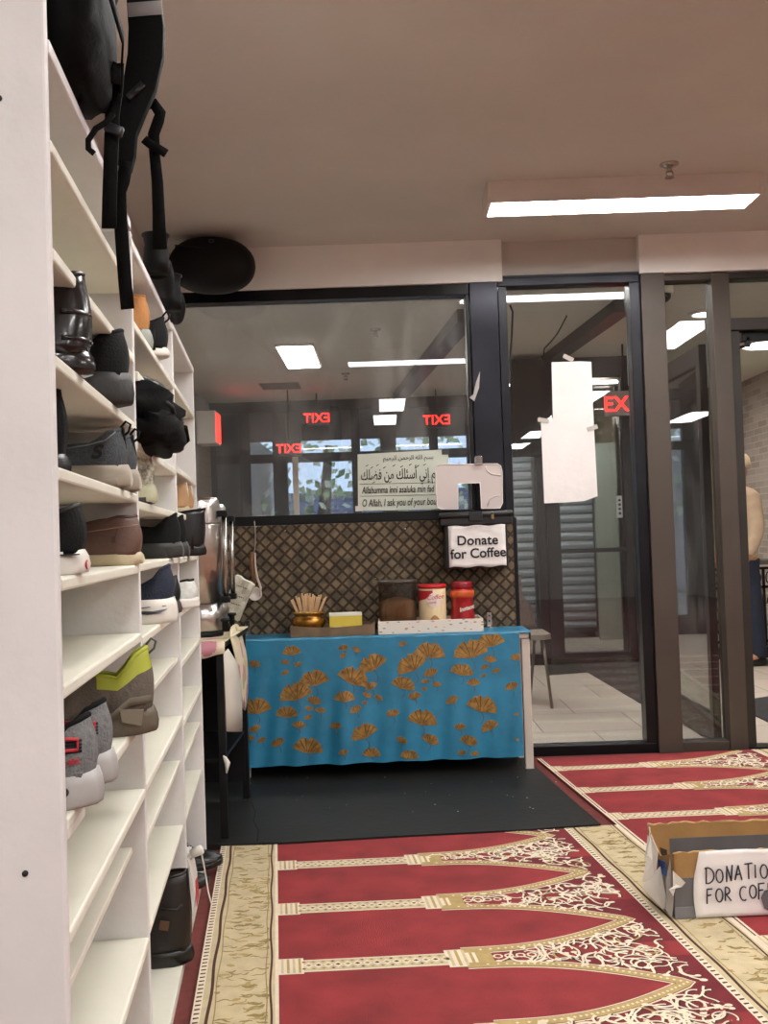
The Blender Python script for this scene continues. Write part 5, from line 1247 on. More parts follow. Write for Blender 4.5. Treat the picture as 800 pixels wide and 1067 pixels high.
text('lettering', '\ufee2\ufef4\ufea3\ufeae\ufedf\ufe8d \ufee6\ufee4\ufea3\ufeae\ufedf\ufe8d \ufeea\ufee0\ufedf\ufe8d \ufee2\ufeb4\ufe91', .034, INK2, ps, line_at(399, 479.5), 'LEFT', sx=.9)
b = MB()
for x0_, y0_, x1_ in ((374.5, 504.6, 462), (375, 517.2, 463)):
    p, q_ = sp2(x0_, y0_) - pc_, sp2(x1_, y0_ - .022 * (x1_ - x0_)) - pc_; b.ribbon([(p.x, -.002, p.z), (q_.x, -.002, q_.z)], (0, 0, .002), .001)
b.build('rule_line', INK2, ps)
for px, py in ((381, 486), (386, 488), (392, 485.5), (399, 488), (409, 486), (417, 487), (426, 485), (434, 486.5), (441, 485), (388, 503.5), (405, 503)):
    p = sp2(px, py) - pc_; b = MB(); b.ribbon([(p.x, -.002, p.z), (p.x + .014, -.002, p.z + .008)], (0, 0, .004), .001); b.build('vowel_mark', INK2, ps)
for px, py in ((374, 530), (464, 471)): p = sp2(px, py) - pc_; b = MB(); b.box((p.x - .02, -.004, p.z - .014), (p.x + .02, -.002, p.z + .014)); b.build('tape', mat('tape_dark', '#35332f', .3) if px > 400 else mat('tape_pale', '#d8d5cc', .3), ps)

# white paper taped inside the door glass
QY = W - .002
qpts = [(574.5, 377.5), (604, 376.5), (616, 377), (617.5, 420), (620, 470), (622.5, 517), (609, 522), (590, 523.5), (567, 524.5), (565.5, 490), (563.5, 440), (576, 437)]
pc2 = at_y(594, 450, QY)
wp = thing('taped_paper', 'long blank white paper taped on the glass door panel', 'paper', tuple(pc2))
b = MB(); b.prism([at_y(px, py, QY) - pc2 for px, py in qpts], (0, .0015, 0)); b.build('sheet', PAPER, wp)
for px, py, a in ((592, 373, .5), (566, 438, .2), (617, 446, -.3)):
    p = at_y(px, py, QY - .003) - pc2; b = MB(); b.box((-.03, -.001, -.012), (.03, .001, .012), M=Matrix.Translation(p) @ Matrix.Rotation(a, 4, 'Y')); b.build('tape', mat('clear_tape', '#b5aea6', .25), wp)
# torn sticker marks on the dark column
b = MB(); p = [at_y(px, py, W - .075) for px, py in ((489, 414), (493, 411), (496, 398), (500, 387), (499, 404), (494, 418))]; b.prism(p, (0, .006, 0)); tag(b.build('torn_sticker', mat('sticker_grey', '#a9a3a0', .4)), 'torn silver sticker scrap on the dark column', 'sticker')
# loose cable hanging behind the door panel
b = MB(); b.tube([at_y(px, py, W + .12) for px, py in ((531, 318), (534, 325), (533, 350), (531.5, 370), (532.5, 395), (531, 420))], .006, 6); tag(b.build('hanging_cable', BLACK), 'black cable hanging inside the door glass by the dark column', 'cable')
b = MB(); b.tube([at_y(px, py, 7.4) for px, py in ((589, 318), (590, 330), (581, 347), (574, 356), (567, 363), (566, 372))], .006, 6); tag(b.build('ceiling_cable', BLACK), 'thin black cable drooping from the ceiling beyond the door glass', 'cable')

# ------------------------------------------------------------------ side table with the steel urns
SYF = 4.06
stz = at_y(222, 668, SYF).z - .004
tx_r = at_y(233, 700, SYF).x
sT = thing('side_table', 'small black metal side table under the floral cloth and steel urns', 'table', (tx_r - .2, SYF + .33, .022))
ST = mat('black_metal', '#1b1b1c', .4, metal=.5, var=.2, vs=6)
b = MB(); b.box((-.2, -.33, stz - .05), (.2, .33, stz - .024)); b.build('tabletop', ST, sT, bevel=.003)
for sx, sy in ((-.185, -.315), (.185, -.315), (-.185, .315), (.185, .315)):
    b = MB(); b.box((sx - .015, sy - .015, -.0), (sx + .015, sy + .015, stz - .05)); b.build('leg', ST, sT, bevel=.002)
b = MB(); b.box((-.185, -.315, .3), (.185, .315, .315)); b.build('lower_shelf', ST, sT)
b = MB(); b.box((-.185, .29, .08), (.185, .3, stz - .05)); b.build('back_sheet', BLACK, sT)
b = MB(); b.tube([(.19, -.325, .33), (.205, -.33, .3), (.2, -.33, .26)], [.006, .012, .004], 8); b.build('side_clip', WHITE_S, sT)
FLO = bpy.data.materials.new('floral_cloth'); FLO.use_nodes = True
nt = FLO.node_tree; N = nt.nodes; Lk = nt.links; bs = N['Principled BSDF']; bs.inputs['Roughness'].default_value = .45
tc = N.new('ShaderNodeTexCoord'); vo = N.new('ShaderNodeTexVoronoi'); vo.inputs['Scale'].default_value = 9; Lk.new(tc.outputs['Object'], vo.inputs['Vector'])
nz = N.new('ShaderNodeTexNoise'); nz.inputs['Scale'].default_value = 40; Lk.new(tc.outputs['Object'], nz.inputs['Vector'])
ad = N.new('ShaderNodeMath'); ad.operation = 'MULTIPLY_ADD'; ad.inputs[1].default_value = .35; Lk.new(nz.outputs['Fac'], ad.inputs[0]); Lk.new(vo.outputs['Distance'], ad.inputs[2])
rp = N.new('ShaderNodeValToRGB'); rp.color_ramp.interpolation = 'CONSTANT'; e = rp.color_ramp.elements; e[0].position = 0; e[0].color = (1, 1, 1, 1); e[1].position = .55; e[1].color = (0, 0, 0, 1); Lk.new(ad.outputs[0], rp.inputs[0])
rc = N.new('ShaderNodeValToRGB'); rc.color_ramp.interpolation = 'CONSTANT'; e = rc.color_ramp.elements; e[0].position = 0; e[0].color = (*lin(hexc('#c98a96')), 1); e[1].position = .5; e[1].color = (*lin(hexc('#d9bb62')), 1); q_ = e.new(.75); q_.color = (*lin(hexc('#a9aa70')), 1)
sx_ = N.new('ShaderNodeSeparateColor'); Lk.new(vo.outputs['Color'], sx_.inputs[0]); Lk.new(sx_.outputs[0], rc.inputs[0])
mm = N.new('ShaderNodeMix'); mm.data_type = 'RGBA'; Lk.new(rp.outputs[0], mm.inputs['Factor']); mm.inputs['A'].default_value = (*lin(hexc('#e0d2b4')), 1); Lk.new(rc.outputs[0], mm.inputs['B']); Lk.new(mm.outputs['Result'], bs.inputs['Base Color'])
fc = thing('floral_cloth', 'floral vinyl cloth with white backing draped over the side table', 'tablecloth', (tx_r - .2, SYF + .33, stz))
b = MB(); b.box((-.205, -.345, -.002), (.21, .34, .004)); b.build('top_sheet', FLO, fc, bevel=.002)
def R3(px, py, Y): p = at_y(px, py, Y); return Vector((p.x - (tx_r - .2), p.y - (SYF + .33), p.z - stz))
# front drop, with wavy lower hem
b = MB(); n = 12; up_ = []; lo_ = []
for i in range(n + 1):
    x = -.205 + .415 * i / n; up_.append(Vector((x, -.346 - .002 * math.sin(i), .003))); lo_.append(Vector((x, -.353 - .004 * math.sin(i * 1.7), -.055 - .012 * math.sin(i * .9))))
b.loft([up_, lo_], False, False); o = b.build('front_drop', FLO, fc); o.modifiers.new('s', 'SOLIDIFY').thickness = .002
# right hand drop: printed outer fold and the white backing turned out
b = MB()
fl = [[R3(238, 655, 4.2), R3(246, 648, 4.6), R3(250, 652, 4.72)], [R3(241, 668, 4.2), R3(252, 668, 4.55), R3(257, 676, 4.72)], [R3(247, 690, 4.25), R3(255, 692, 4.5), R3(259, 700, 4.7)], [R3(250, 715, 4.3), R3(256, 716, 4.5), R3(259, 722, 4.65)], [R3(252, 738, 4.35), R3(255, 740, 4.5), R3(256, 742, 4.6)]]
b.loft(fl, False, False); o = b.build('side_fold', FLO, fc, sub=1); o.modifiers.new('s', 'SOLIDIFY').thickness = .002
b = MB()
fl = [[R3(233, 681, 4.07), R3(238, 676, 4.1), R3(247, 690, 4.25)], [R3(232.5, 705, 4.07), R3(241, 704, 4.13), R3(251, 712, 4.25)], [R3(231.5, 735, 4.07), R3(241, 736, 4.12), R3(252.5, 738, 4.25)], [R3(230.5, 762, 4.07), R3(241, 762.5, 4.11), R3(252.5, 762.5, 4.25)]]
b.loft(fl, False, False); o = b.build('white_backing', mat('vinyl_back', '#d2cdc0', .55, var=.04, vs=4), fc); o.modifiers.new('s', 'SOLIDIFY').thickness = .003
# urns
def urn(px_c, Y, r_, py_top, label, gauge_px=None, group='steel coffee urns'):
    p = at_y(px_c, 600, Y); zt = at_y(px_c, py_top, Y).z; z0 = stz + .004; H = zt - z0
    t = thing('coffee_urn', label, 'urn', (p.x, Y, z0), 0, group)
    b = MB(); b.lathe([(0, 0), (r_ * .98, 0), (r_ * 1.0, .008), (r_ * .98, .026), (0, .026)], n=32); b.build('base_ring', BLACK, t)
    b = MB(); b.lathe([(r_ * .9, .024), (r_, .026), (r_, H * .235)], n=40); b.build('lower_body', STEEL, t)
    b = MB(); b.lathe([(r_, H * .24), (r_ * 1.0, H * .8), (r_ * .985, H * .81)], n=40); b.build('body', STEEL, t)
    b = MB(); b.lathe([(r_ * 1.01, H * .81), (r_ * 1.01, H * .82), (r_ * .99, H * .93), (r_ * .95, H * .975), (r_ * .84, H), (0, H)], n=40); b.build('lid', STEEL, t)
    if gauge_px:
        gx = at_y(gauge_px, 600, Y).x - p.x
        b = MB(); b.tube([(gx, -.02, H * .28), (gx, -.02, H * .86)], .011, 12); b.build('sight_gauge', CHROME, t)
        for zz in (.26, .88):
            b = MB(); b.box((r_ * .85, -.036, H * zz - .012), (gx + .016, -.004, H * zz + .014)); b.build('gauge_fitting', BLACK, t, bevel=.004)
        b = MB(); b.lathe([(.0, 0), (.013, 0), (.013, .04), (.02, .045), (.02, .055), (0, .058)], c=(gx - .004, -.05, .02)); b.build('tap', BLACK, t)
    return t
urn(209.5, 4.3, 21.5 / FPX * 4.3, 519, 'tall brushed steel coffee urn next to the shelf end', 236)
urn(219, 4.62, 18.5 / FPX * 4.6, 526, 'second steel coffee urn behind the front urn', 243)
# crumpled carton leaning at the table's back corner
mcY = 4.74
mk = thing('carton', 'crumpled pale carton with faint text rows leaning by the urns', 'carton', (0, 0, 0))
q = [at_y(*p, mcY) for p in ((229, 641), (247.5, 647), (264, 609.5), (245.5, 599))]
cen = sum(q, Vector()) / 4; mk.location = cen
b = MB(); f0 = [p - cen for p in q]; mid = lambda a, c, f: a + (c - a) * f
ringA = f0; ringB = [p + Vector((.006, .07, .004)) for p in f0]
grid = []
for j in range(7):
    v = j / 6; l_ = mid(f0[0], f0[3], v); r_ = mid(f0[1], f0[2], v); grid.append([mid(l_, r_, i / 5) + Vector((0, .006 * math.sin(j * 2.1 + i * 1.7), .003 * math.sin(j + i * 2.2))) for i in range(6)])
b.loft(grid, False, False, 0, False)
back = [[p + Vector((0, .07, 0)) for p in row] for row in grid]; b.loft(back, False, False, 0, False)
b.loft([grid[0], back[0]], False, False, 0, False); b.loft([grid[-1], back[-1]], False, False, 0, False)
b.loft([[r_[0] for r_ in grid], [r_[0] for r_ in back]], False, False, 0, False); b.loft([[r_[-1] for r_ in grid], [r_[-1] for r_ in back]], False, False, 0, False)
b.build('carton_body', mat('carton_pale', '#c3bfae', .6, var=.08, vs=12, bump=.2, bs=30), mk)
ed = (f0[1] - f0[0]).normalized(); uw = (f0[3] - f0[0]).normalized()
for k, f in enumerate((.36, .55, .78)):
    p0_ = f0[0] + (f0[3] - f0[0]) * f + ed * .022 + Vector((0, -.009, 0)); b = MB()
    for i in range(7): 
        a = p0_ + ed * (.008 * i); b.ribbon([a, a + ed * .005], (0, 0, .006 if i % 3 else .004), .001)
    b.build('text_row', mat('carton_ink', '#4b4a45', .7), mk)
b = MB(); b.lathe([(0, 0), (.018, 0), (.018, .03), (.0, .034)]); t = b.build('black_stand', BLACK, loc=(at_y(236, 650, 4.5).x, 4.5, stz + .004)); t.name = 'bottle_cap'; tag(t, 'small black cap lying by the urn on the floral cloth', 'cap')
# ladle on a hook
LYY = W - .13
ld = thing('ladle', 'ladle with wooden handle hanging on a string over the table', 'ladle', tuple(at_y(266, 600, LYY)))
lo0 = at_y(266, 600, LYY)
def lp(px, py, dy=0): p = at_y(px, py, LYY + dy) - lo0; return p
b = MB(); b.tube([lp(263, 575), lp(262.5, 588), lp(264, 600), lp(266, 606)], [.012, .016, .011, .007], 10); b.build('wooden_handle', mat('ladle_wood', '#7d5636', .5, var=.2, vs=20), ld)
b = MB(); b.tube([lp(265.5, 576, -.012), lp(266, 590, -.012), lp(268, 602, -.012), lp(271.5, 612, -.015), lp(271, 622, -.02)], [.004, .005, .006, .006, .004], 8); b.build('pale_edge', mat('ladle_pale', '#cfc3b6', .4), ld)
b = MB(); M_ = Matrix.Translation(lp(265.5, 619)) @ Matrix.Rotation(.5, 4, 'Y') @ Matrix.Rotation(1.2, 4, 'X')
b.lathe([(.0, -.03), (.02, -.027), (.034, -.012), (.038, .006), (.035, .006), (.03, -.008), (.016, -.02), (0, -.022)], n=24, M=M_); b.build('bowl', mat('ladle_white', '#d6cdc5', .35), ld)
b = MB(); b.tube([lp(265, 543, .02), lp(266, 555, .01), lp(266, 568, 0), lp(264.5, 577, 0)], .0025, 6); b.build('string', mat('string_grey', '#9a948c', .8), ld)
b = MB(); b.tube([lp(264, 572, .02), lp(268, 573, -.01), lp(275, 573, .01)], .002, 6); b.build('wire_hook', CHROME, ld)

# ------------------------------------------------------------------ cardboard donation box on the carpet
cb = thing('cardboard_box', 'open torn cardboard box with handwritten donation paper on the carpet', 'box')
fl_ = at_z(704, 957.5, .016); X0, Y0 = fl_.x, fl_.y; cb.location = (X0, Y0, .0155); cb.rotation_euler = (0, 0, .03)
bh = at_y(704, 889, Y0).z - .016; bh2 = bh + .0; BWX = .62; BD = .27
CARD = mat('cardboard', '#a07c4c', .85, var=.12, vs=10, bump=.2, bs=40); CARDI = mat('cardboard_edge', '#b9976a', .9, var=.2, vs=60); DUCT = mat('duct_tape', '#5f5f62', .4, var=.12, vs=12, bump=.15, bs=30)
rnd = random.Random(8)
def torn(x0, x1, z, amp, n=22): return [(x0 + (x1 - x0) * i / n, z + rnd.uniform(-amp, amp)) for i in range(n + 1)]
b = MB(); b.box((0, 0, 0), (BWX, BD, .005)); b.build('bottom', CARD, cb)
def panel_x(y, z_top, amp, name, m, th=.005, slope=0):
    b = MB(); T = torn(0, BWX, z_top, amp); b.prism([(0, y, 0), (BWX, y, 0)] + [(x, y, z + slope * x) for x, z in T[::-1]], (0, th, 0)); return b.build(name, m, cb)
panel_x(0, bh, .003, 'front_panel', CARD); panel_x(BD - .005, bh + .012, .006, 'back_panel', CARD)
for y, zt2, nm in ((0, bh, 'front_edge'), (BD - .005, bh + .012, 'back_edge')):
    b = MB(); b.tube([(x, y + .0025, z) for x, z in torn(0.0, BWX, zt2, .004, 30)], [rnd.uniform(.002, .0045) for _ in range(31)], 6); b.build('torn_edge', CARDI, cb)
b = MB(); b.prism([(0, 0, 0), (0, BD, 0), (0, BD, bh + .006), (0, BD * .75, bh - .03), (0, BD * .5, bh - .05), (0, BD * .3, bh - .03), (0, 0, bh)], (.005, 0, 0)); b.build('left_panel', CARD, cb)
# duct tape inside back wall, outside front corner
b = MB(); b.box((.07, BD - .0065, bh - .095), (BWX, BD - .0048, bh - .035)); b.build('tape_inside', DUCT, cb)
b = MB(); b.box((-.0015, -.002, 0), (.075, .001, bh - .075)); b.box((-.002, 0, .002), (0.0, .12, bh - .09)); b.build('tape_corner', DUCT, cb, bevel=.001)
b = MB(); b.box((-.003, -.0035, .001), (.075, .0, .036)); b.build('tape_strip', mat('duct_shiny', '#77777b', .25, var=.1, vs=14, bump=.15, bs=40), cb, bevel=.001)
# torn liner bits at the left end
for pts, col, nm in (
    ([(-.01, .2, bh + .0), (-.035, .16, bh - .05), (-.06, .14, bh - .13), (-.03, .1, bh - .11), (-.012, .12, bh - .03)], '#cfc8bd', 'paper_flap'),
    ([(-.012, .1, bh - .07), (-.075, .09, bh - .13), (-.03, .03, .02), (-.012, .04, .03)], '#b7b0a4', 'paper_flap'),
    ([(-.006, .14, bh - .06), (-.01, .05, bh - .04), (-.012, .03, bh - .08), (-.008, .13, bh - .1)], '#2f4f8d', 'blue_scrap'),
    ([(-.005, -.004, bh - .05), (.03, -.012, bh - .085), (.02, -.006, bh - .1), (-.02, -.01, bh - .105), (-.006, -.004, .07)], '#d9d4cb', 'paper_flap'),
    ([(-.004, .02, bh - .02), (-.02, .015, bh - .08), (-.03, .0, .03), (-.012, .0, .0), (-.004, .0, .06)], '#8f8a82', 'paper_flap'),
    ([(.004, BD, bh + .006), (.0, BD - .03, bh + .01), (-.018, BD - .05, bh - .06), (-.02, BD - .02, bh - .1), (-.004, BD, bh - .05)], '#dcd7cf', 'paper_flap'),
    ([(.008, .16, bh - .03), (.012, .1, bh - .02), (.008, .07, bh - .09), (.006, .13, bh - .12)], '#5a4a3a', 'brown_flap')):
    b = MB(); P = [Vector(p) for p in pts]; c = sum(P, Vector()) / len(P); nn = (P[1] - P[0]).cross(P[2] - P[0]).normalized() * .0015
    c += nn * 4; n = len(P); b.add(P + [c], [(i, (i + 1) % n, n) for i in range(n)], 0, False); o = b.build(nm, mat('scrap' + col, col, .8, bump=.2, bs=30), cb); o.modifiers.new('s', 'SOLIDIFY').thickness = .0015
# handwritten paper
pw0 = .06; 
b = MB(); n = 16; vs = []; fs = []
for j in range(n + 1):
    for i in range(n + 1):
        f = i / n; v = j / n; x = pw0 + .018 * v - .012 * math.sin(v * PI) * (1 - f) + (.46 - .02) * f; z = .003 + (bh - .0) * v + .003 * math.sin(f * 7) * (1 if j == n else 0)
        vs.append((x, -.005 - .0025 * (1 + math.sin(x * 33 + z * 20)) * .5 - .001 * math.sin(z * 90), z))
for j in range(n):
    for i in range(n): a = j * (n + 1) + i; fs.append((a, a + 1, a + n + 2, a + n + 1))
b.add(vs, fs, 0, True); o = b.build('handwritten_paper', PAPER, cb); o.modifiers.new('s', 'SOLIDIFY').thickness = .0008
PEN = mat('navy_marker', '#16182f', .5)
def arcp(cx_, cz_, rx_, rz_, a0, a1, n=14): return [(cx_ + rx_ * math.cos(math.radians(a0 + (a1 - a0) * i / n)), cz_ + rz_ * math.sin(math.radians(a0 + (a1 - a0) * i / n))) for i in range(n + 1)]
GLY = {'D': [[(0.05, 1), (.0, 0)], [(-.08, .95)] + arcp(.1, .5, .55, .5, 85, -85) + [(-.05, .02)]], 'O': [arcp(.32, .45, .3, .45, 100, 465, 22)], 'N': [[(.05, 0), (.1, 1)], [(.1, 1), (.42, .05)], [(.42, .05), (.55, 1.05)]],
       'A': [[(-.02, 0), (.28, .95)], [(.28, .95), (.55, .0)], [(.08, .35), (.46, .38)]], 'T': [[(.0, .95), (.62, 1.0)], [(.32, .97), (.3, .02)]], 'I': [[(.08, .95), (.06, .1)]],
       'F': [[(.06, 1.0), (.0, -.1)], [(.04, .98), (.55, 1.0)], [(.03, .5), (.42, .55)]], 'R': [[(.08, .95), (.02, 0)], [(.05, .93)] + arcp(.15, .7, .3, .24, 80, -85, 10) + [(.06, .46)], [(.1, .46), (.55, 0)]], 'C': [arcp(.4, .45, .38, .5, 55, 300, 18)], 'E': [[(.08, .95), (.03, 0)], [(.06, .95), (.5, .98)], [(.05, .5), (.4, .5)], [(.03, 0), (.5, .03)]], 'S': [arcp(.3, .72, .24, .24, 40, 260, 10) + arcp(.3, .24, .24, .26, 80, -140, 10)]}
def scrawl(word, x, z, h, step, rise=0):
    for i, ch_ in enumerate(word):
        if ch_ != ' ':
            b = MB(); k = h * rnd.uniform(.92, 1.06); zz = z + rise * i + rnd.uniform(-.003, .003)
            for st_ in GLY[ch_]: b.tube([(x + px_ * k * .8, -.0105, zz + pz_ * k) for px_, pz_ in st_], .0022, 6)
            b.build('written_letter', PEN, cb)
        x += step * (.6 if ch_ in 'I ' else (.5 if ch_ == 'F' and False else 1)) * rnd.uniform(.95, 1.05)
k_ = Y0 / FPX
scrawl('DONATION', (736 - 704) * k_, (957.5 - 921) * k_, .046, .0292, .0012)
scrawl('FOR COFFEE', (736 - 704) * k_, (957.5 - 940.5) * k_, .042, .0285, .001)
b = MB(); P = [((x_ - 704) * k_, -.0125, (957.5 - y_) * k_) for x_, y_ in ((792, 938), (796, 931), (800, 930), (806, 945), (802, 953), (795, 949))]; b.prism(P, (0, .001, 0)); b.build('torn_tape', DUCT, cb)

# ------------------------------------------------------------------ dome fixed near the ceiling corner
DY = 5.2
dc_ = at_y(221, 277, DY)
dm = thing('wall_speaker', 'large black rounded dome speaker high in the corner above the window', 'speaker', tuple(dc_))
rx_ = 45.5 / FPX * DY; rz_ = 31.5 / FPX * DY
DMB = mat('dome_black_gloss', '#060606', .5, var=.2, vs=6, spec=.25)
b = MB(); rings = []
for i in range(15):
    a = -PI / 2 + PI * i / 14; y = .14 * math.sin(a); k = max(.02, math.cos(a)) ** .7
    rings.append([Vector((rx_ * k * math.cos(p), y, rz_ * k * math.sin(p) * (1 + .06 * math.cos(p * 2)))) for p in [2 * PI * j / 40 for j in range(40)]])
b.loft(rings); b.xf(Matrix.Rotation(.05, 4, 'Y')); b.build('shell', DMB, dm)
b = MB(); n = 18; lo_ = []; hi_ = []
for i in range(n + 1):
    f = i / n; a = math.radians(150 - 105 * f); lo_.append(Vector((rx_ * .93 * math.cos(a) * .95, -.08 - .05 * math.sin(PI * f), rz_ * (.52 - .28 * f ** .8 + .05 * math.cos(f * PI))))); hi_.append(Vector((rx_ * .93 * math.cos(a), -.03, rz_ * .93 * math.sin(a))))
b.loft([lo_, [(p + q_) / 2 + Vector((0, -.02, 0)) for p, q_ in zip(lo_, hi_)], hi_], False, False); b.build('top_facet', mat('dome_facet', '#171311', .55), dm)
b = MB(); b.tube([(p.x, p.y - .003, p.z) for p in lo_], .004, 6); b.build('seam', mat('seam_dark', '#060606', .6), dm)
b = MB(); b.tube([(.02 + .014 * math.cos(a), -.125, rz_ * .6 + .008 * math.sin(a)) for a in [i * PI / 8 for i in range(16)]], .003, 6, close=True); b.build('emblem_ring', mat('ring_grey', '#3a3533', .4), dm)
b = MB(); b.tube([(0, .05, 0), (0, .16, .06), (0, W - .02 - DY, .08)], .025, 10); b.build('wall_bracket', BLACK, dm)

# ------------------------------------------------------------------ person in the doorway beyond
pp_ = at_z(781, 692, 0); PX, PYY = pp_.x - .05, pp_.y - .05
pe = thing('person', 'person in beige hooded jacket, cream cap and navy trousers beyond the doorway', 'person', (PX + .015, PYY, 0), PI / 2 + .15)
def skinned(name, V, E, R, m, parent, lv=2, root=0):
    me = bpy.data.meshes.new(name); me.from_pydata(V, E, []); o = bpy.data.objects.new(name, me); COL.objects.link(o); o.parent = parent
    sk = o.modifiers.new('skin', 'SKIN'); sk.use_smooth_shade = True
    for i, r in enumerate(R): me.skin_vertices[0].data[i].radius = (r if isinstance(r, tuple) else (r, r)); me.skin_vertices[0].data[i].use_root = (i == root)
    d = o.modifiers.new('sub', 'SUBSURF'); d.levels = lv; d.render_levels = lv; me.materials.append(m); return o
SKIN = mat('skin', '#a9795a', .55, var=.06, vs=10)
V = [(0, 0, .95), (0, 0, 1.15), (0, -.01, 1.4), (0, 0, 1.5), (0, .01, 1.58), (0, .02, 1.68), (0, .02, 1.77),
     (.09, 0, .9), (.1, .01, .5), (.1, -.02, .09), (.1, .12, .05), (-.09, 0, .9), (-.1, -.03, .5), (-.1, -.06, .09), (-.1, .08, .05),
     (.18, 0, 1.43), (.23, .02, 1.15), (.24, .12, .93), (.24, .15, .86), (-.18, 0, 1.43), (-.24, 0, 1.15), (-.24, .1, .93), (-.24, .13, .86)]
E = [(0, 1), (1, 2), (2, 3), (3, 4), (4, 5), (5, 6), (0, 7), (7, 8), (8, 9), (9, 10), (0, 11), (11, 12), (12, 13), (13, 14), (2, 15), (15, 16), (16, 17), (17, 18), (2, 19), (19, 20), (20, 21), (21, 22)]
Rr = [(.14, .1), (.13, .09), (.15, .1), .06, .055, (.075, .09), (.06, .075), .085, .055, .04, .035, .085, .055, .04, .035, .055, .045, .032, .03, .055, .045, .032, .03]
skinned('body', V, E, Rr, SKIN, pe)
JK = mat('beige_jacket', '#b59f86', .85, var=.1, vs=12, bump=.35, bs=25)
Vj = [(0, 0, .74), (0, 0, 1.0), (0, 0, 1.2), (0, -.01, 1.42), (0, -.03, 1.56), (.19, 0, 1.43), (.245, .02, 1.16), (.25, .11, .95), (-.19, 0, 1.43), (-.25, 0, 1.16), (-.25, .09, .95)]
Ej = [(0, 1), (1, 2), (2, 3), (3, 4), (3, 5), (5, 6), (6, 7), (3, 8), (8, 9), (9, 10)]
skinned('jacket', Vj, Ej, [(.17, .125), (.17, .12), (.165, .115), (.175, .115), (.1, .085), .085, .07, .055, .085, .07, .055], JK, pe)
NT = mat('navy_trousers', '#1c2233', .85, var=.1, vs=15)
skinned('trousers', [(0, 0, 1.02), (.09, 0, .86), (.1, .01, .5), (.1, -.02, .05), (-.09, 0, .86), (-.1, -.03, .5), (-.1, -.06, .05)], [(0, 1), (1, 2), (2, 3), (0, 4), (4, 5), (5, 6)], [(.14, .1), .09, .078, .065, .09, .078, .065], NT, pe)
b = MB(); b.lathe([(.098, 0), (.102, .03), (.095, .08), (.07, .115), (0, .128)], c=(0, .01, 1.715), n=24); b.prism([(-.075, .09, 1.735), (.075, .09, 1.735), (.06, .19, 1.72), (0, .205, 1.718), (-.06, .19, 1.72)], (0, 0, .012)); b.build('cap', mat('cream_cap', '#cbb99c', .8, var=.06, vs=15), pe)
for sx in (-.035, .035):
    b = MB(); b.lathe([(0, -.006), (.01, -.003), (.012, .0), (.01, .003), (0, .006)], c=(sx, .098, 1.69), M=Matrix.Rotation(PI / 2, 4, 'X'), n=10); b.build('eye', mat('eye_dark', '#1c1512', .3), pe)
b = MB(); b.prism([(-.012, .1, 1.645), (.012, .1, 1.645), (.006, .1, 1.69), (-.006, .1, 1.69)], (0, .02, -.006)); b.build('nose', SKIN, pe, bevel=.005)
for sx in (-.1, .1):
    b = MB(); rings = []
    for u, w_, h_ in ((-.09, .03, .06), (-.05, .042, .08), (.05, .044, .07), (.13, .042, .05), (.18, .028, .035)): rings.append([Vector((sx + w_ * math.cos(a), (0.0 if sx > 0 else -.04) + u, max(0, h_ * .5 + h_ * .5 * math.sin(a)))) for a in [i * PI / 6 for i in range(12)]])
    b.loft(rings); b.build('shoe', BLK_L, pe)
for sx, yy in ((.24, .15), (-.24, .13)):
    for k in range(5):
        b = MB(); dx = (k - 1.5) * .018 if k < 4 else .03 * (-1 if sx > 0 else 1); 
        if k < 4: b.tube([(sx + dx * .7, yy + .005, .86), (sx + dx, yy + .02, .82), (sx + dx, yy + .028, .79 - .004 * (k % 3))], [.009, .009, .006], 8)
        else: b.tube([(sx, yy, .87), (sx + dx, yy + .03, .845), (sx + dx * 1.1, yy + .04, .82)], [.01, .009, .006], 8)
        b.build('finger', SKIN, pe)

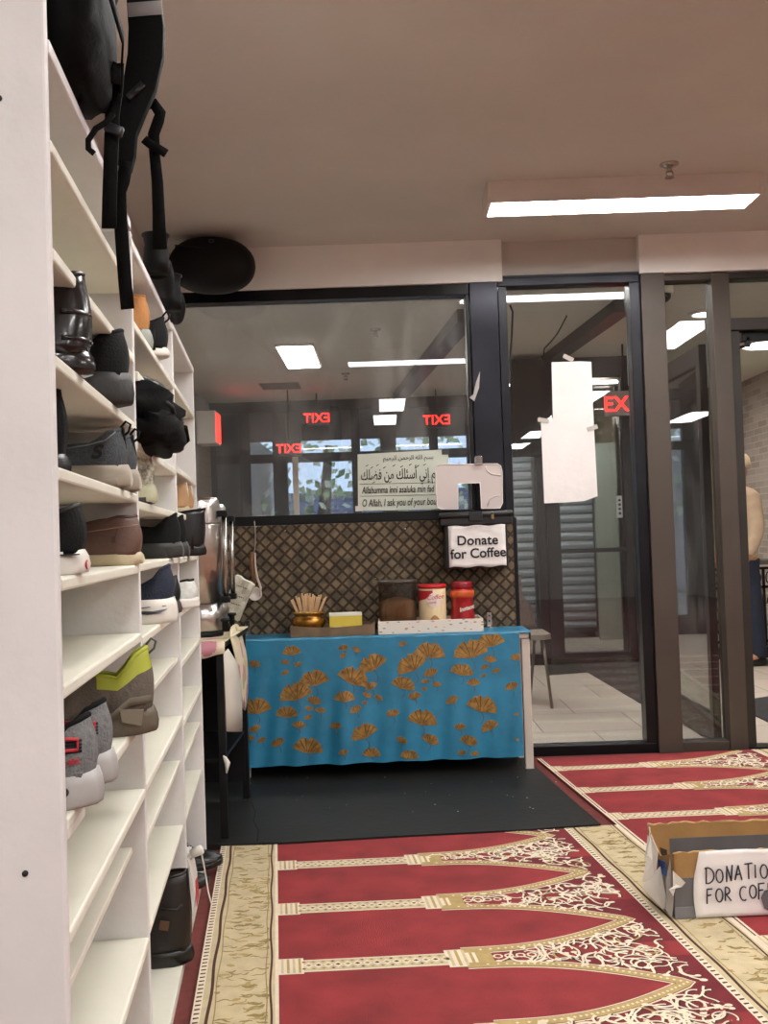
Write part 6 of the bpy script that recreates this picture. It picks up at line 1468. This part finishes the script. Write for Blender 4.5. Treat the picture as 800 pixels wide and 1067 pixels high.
# ------------------------------------------------------------------ small fittings belong to the part they sit on
NEST = {'donation_box': [('lid', ['latch'])], 'canister': [('clear_wall', ['powder'])], 'creamer_canister': [('body', ['red_band', 'label_oval', 'cup_picture', 'lettering'])],
        'coffee_jar': [('body', ['orange_band', 'lettering'])], 'shoe': [('upper', ['lining', 'letter_mark', 'seam', 'side_tag', 'heel_loop', 'heel_tab', 'heel_ribs', 'red_piping', 'lettering', 'red_letter', 'lace']), ('sole', ['outsole', 'stripe', 'heel_mark', 'sole_guard', 'sole_insert', 'side_mark', 'sole_line']), ('strap', ['buckle'])],
        'boot': [('upper', ['lining', 'heel_tab', 'leather_patch', 'crease'])], 'coffee_urn': [('sight_gauge', ['gauge_fitting'])], 'backpack': [('shoulder_strap', ['reflective_band', 'ladder_lock', 'buckle'])],
        'cardboard_box': [('handwritten_paper', ['written_letter']), ('back_panel', ['back_edge', 'tape_inside']), ('front_panel', ['tape_corner', 'tape_strip'])], 'exit_sign': [('housing', ['lettering', 'face'])], 'prayer_sheet': [('sheet', ['lettering', 'rule_line', 'vowel_mark'])],
        'glass_door_leaf': [('stile', ['pull_handle'])], 'wall_speaker': [('shell', ['top_facet', 'seam', 'emblem_ring'])], 'sweetener_box': [('carton', ['white_band', 'thumb_cut', 'pale_mark'])], 'gold_pot': [('body', ['rim'])], 'roller_shutter': [('slat_curtain', ['bottom_bar'])], 'dark_door': [('door_panel', ['pull_bar'])], 'ladle': [('wooden_handle', ['pale_edge'])], 'intercom_panel': [('faceplate', ['button'])]}
stem = lambda n: n.split('.')[0]
for o in list(COL.objects):
    if o.parent is None and stem(o.name) in NEST:
        for host, kids in NEST[stem(o.name)]:
            hs = [c for c in o.children if stem(c.name) == host]
            if not hs: continue
            for c in list(o.children):
                if stem(c.name) in kids: c.parent = hs[0]
# ------------------------------------------------------------------ world and view
w = bpy.data.worlds.new('world'); scene.world = w; w.use_nodes = True
nt = w.node_tree; bg = nt.nodes['Background']; bg.inputs['Color'].default_value = (.62, .72, .95, 1); bg.inputs['Strength'].default_value = 2.2
scene.view_settings.view_transform = 'Standard'; scene.view_settings.look = 'None'; scene.view_settings.gamma = 1.0; scene.view_settings.use_curve_mapping = False
scene.view_settings.exposure = 1.0
scene.cycles.use_denoising = True
scene.cycles.max_bounces = 10; scene.cycles.transparent_max_bounces = 16; scene.cycles.sample_clamp_indirect = 8
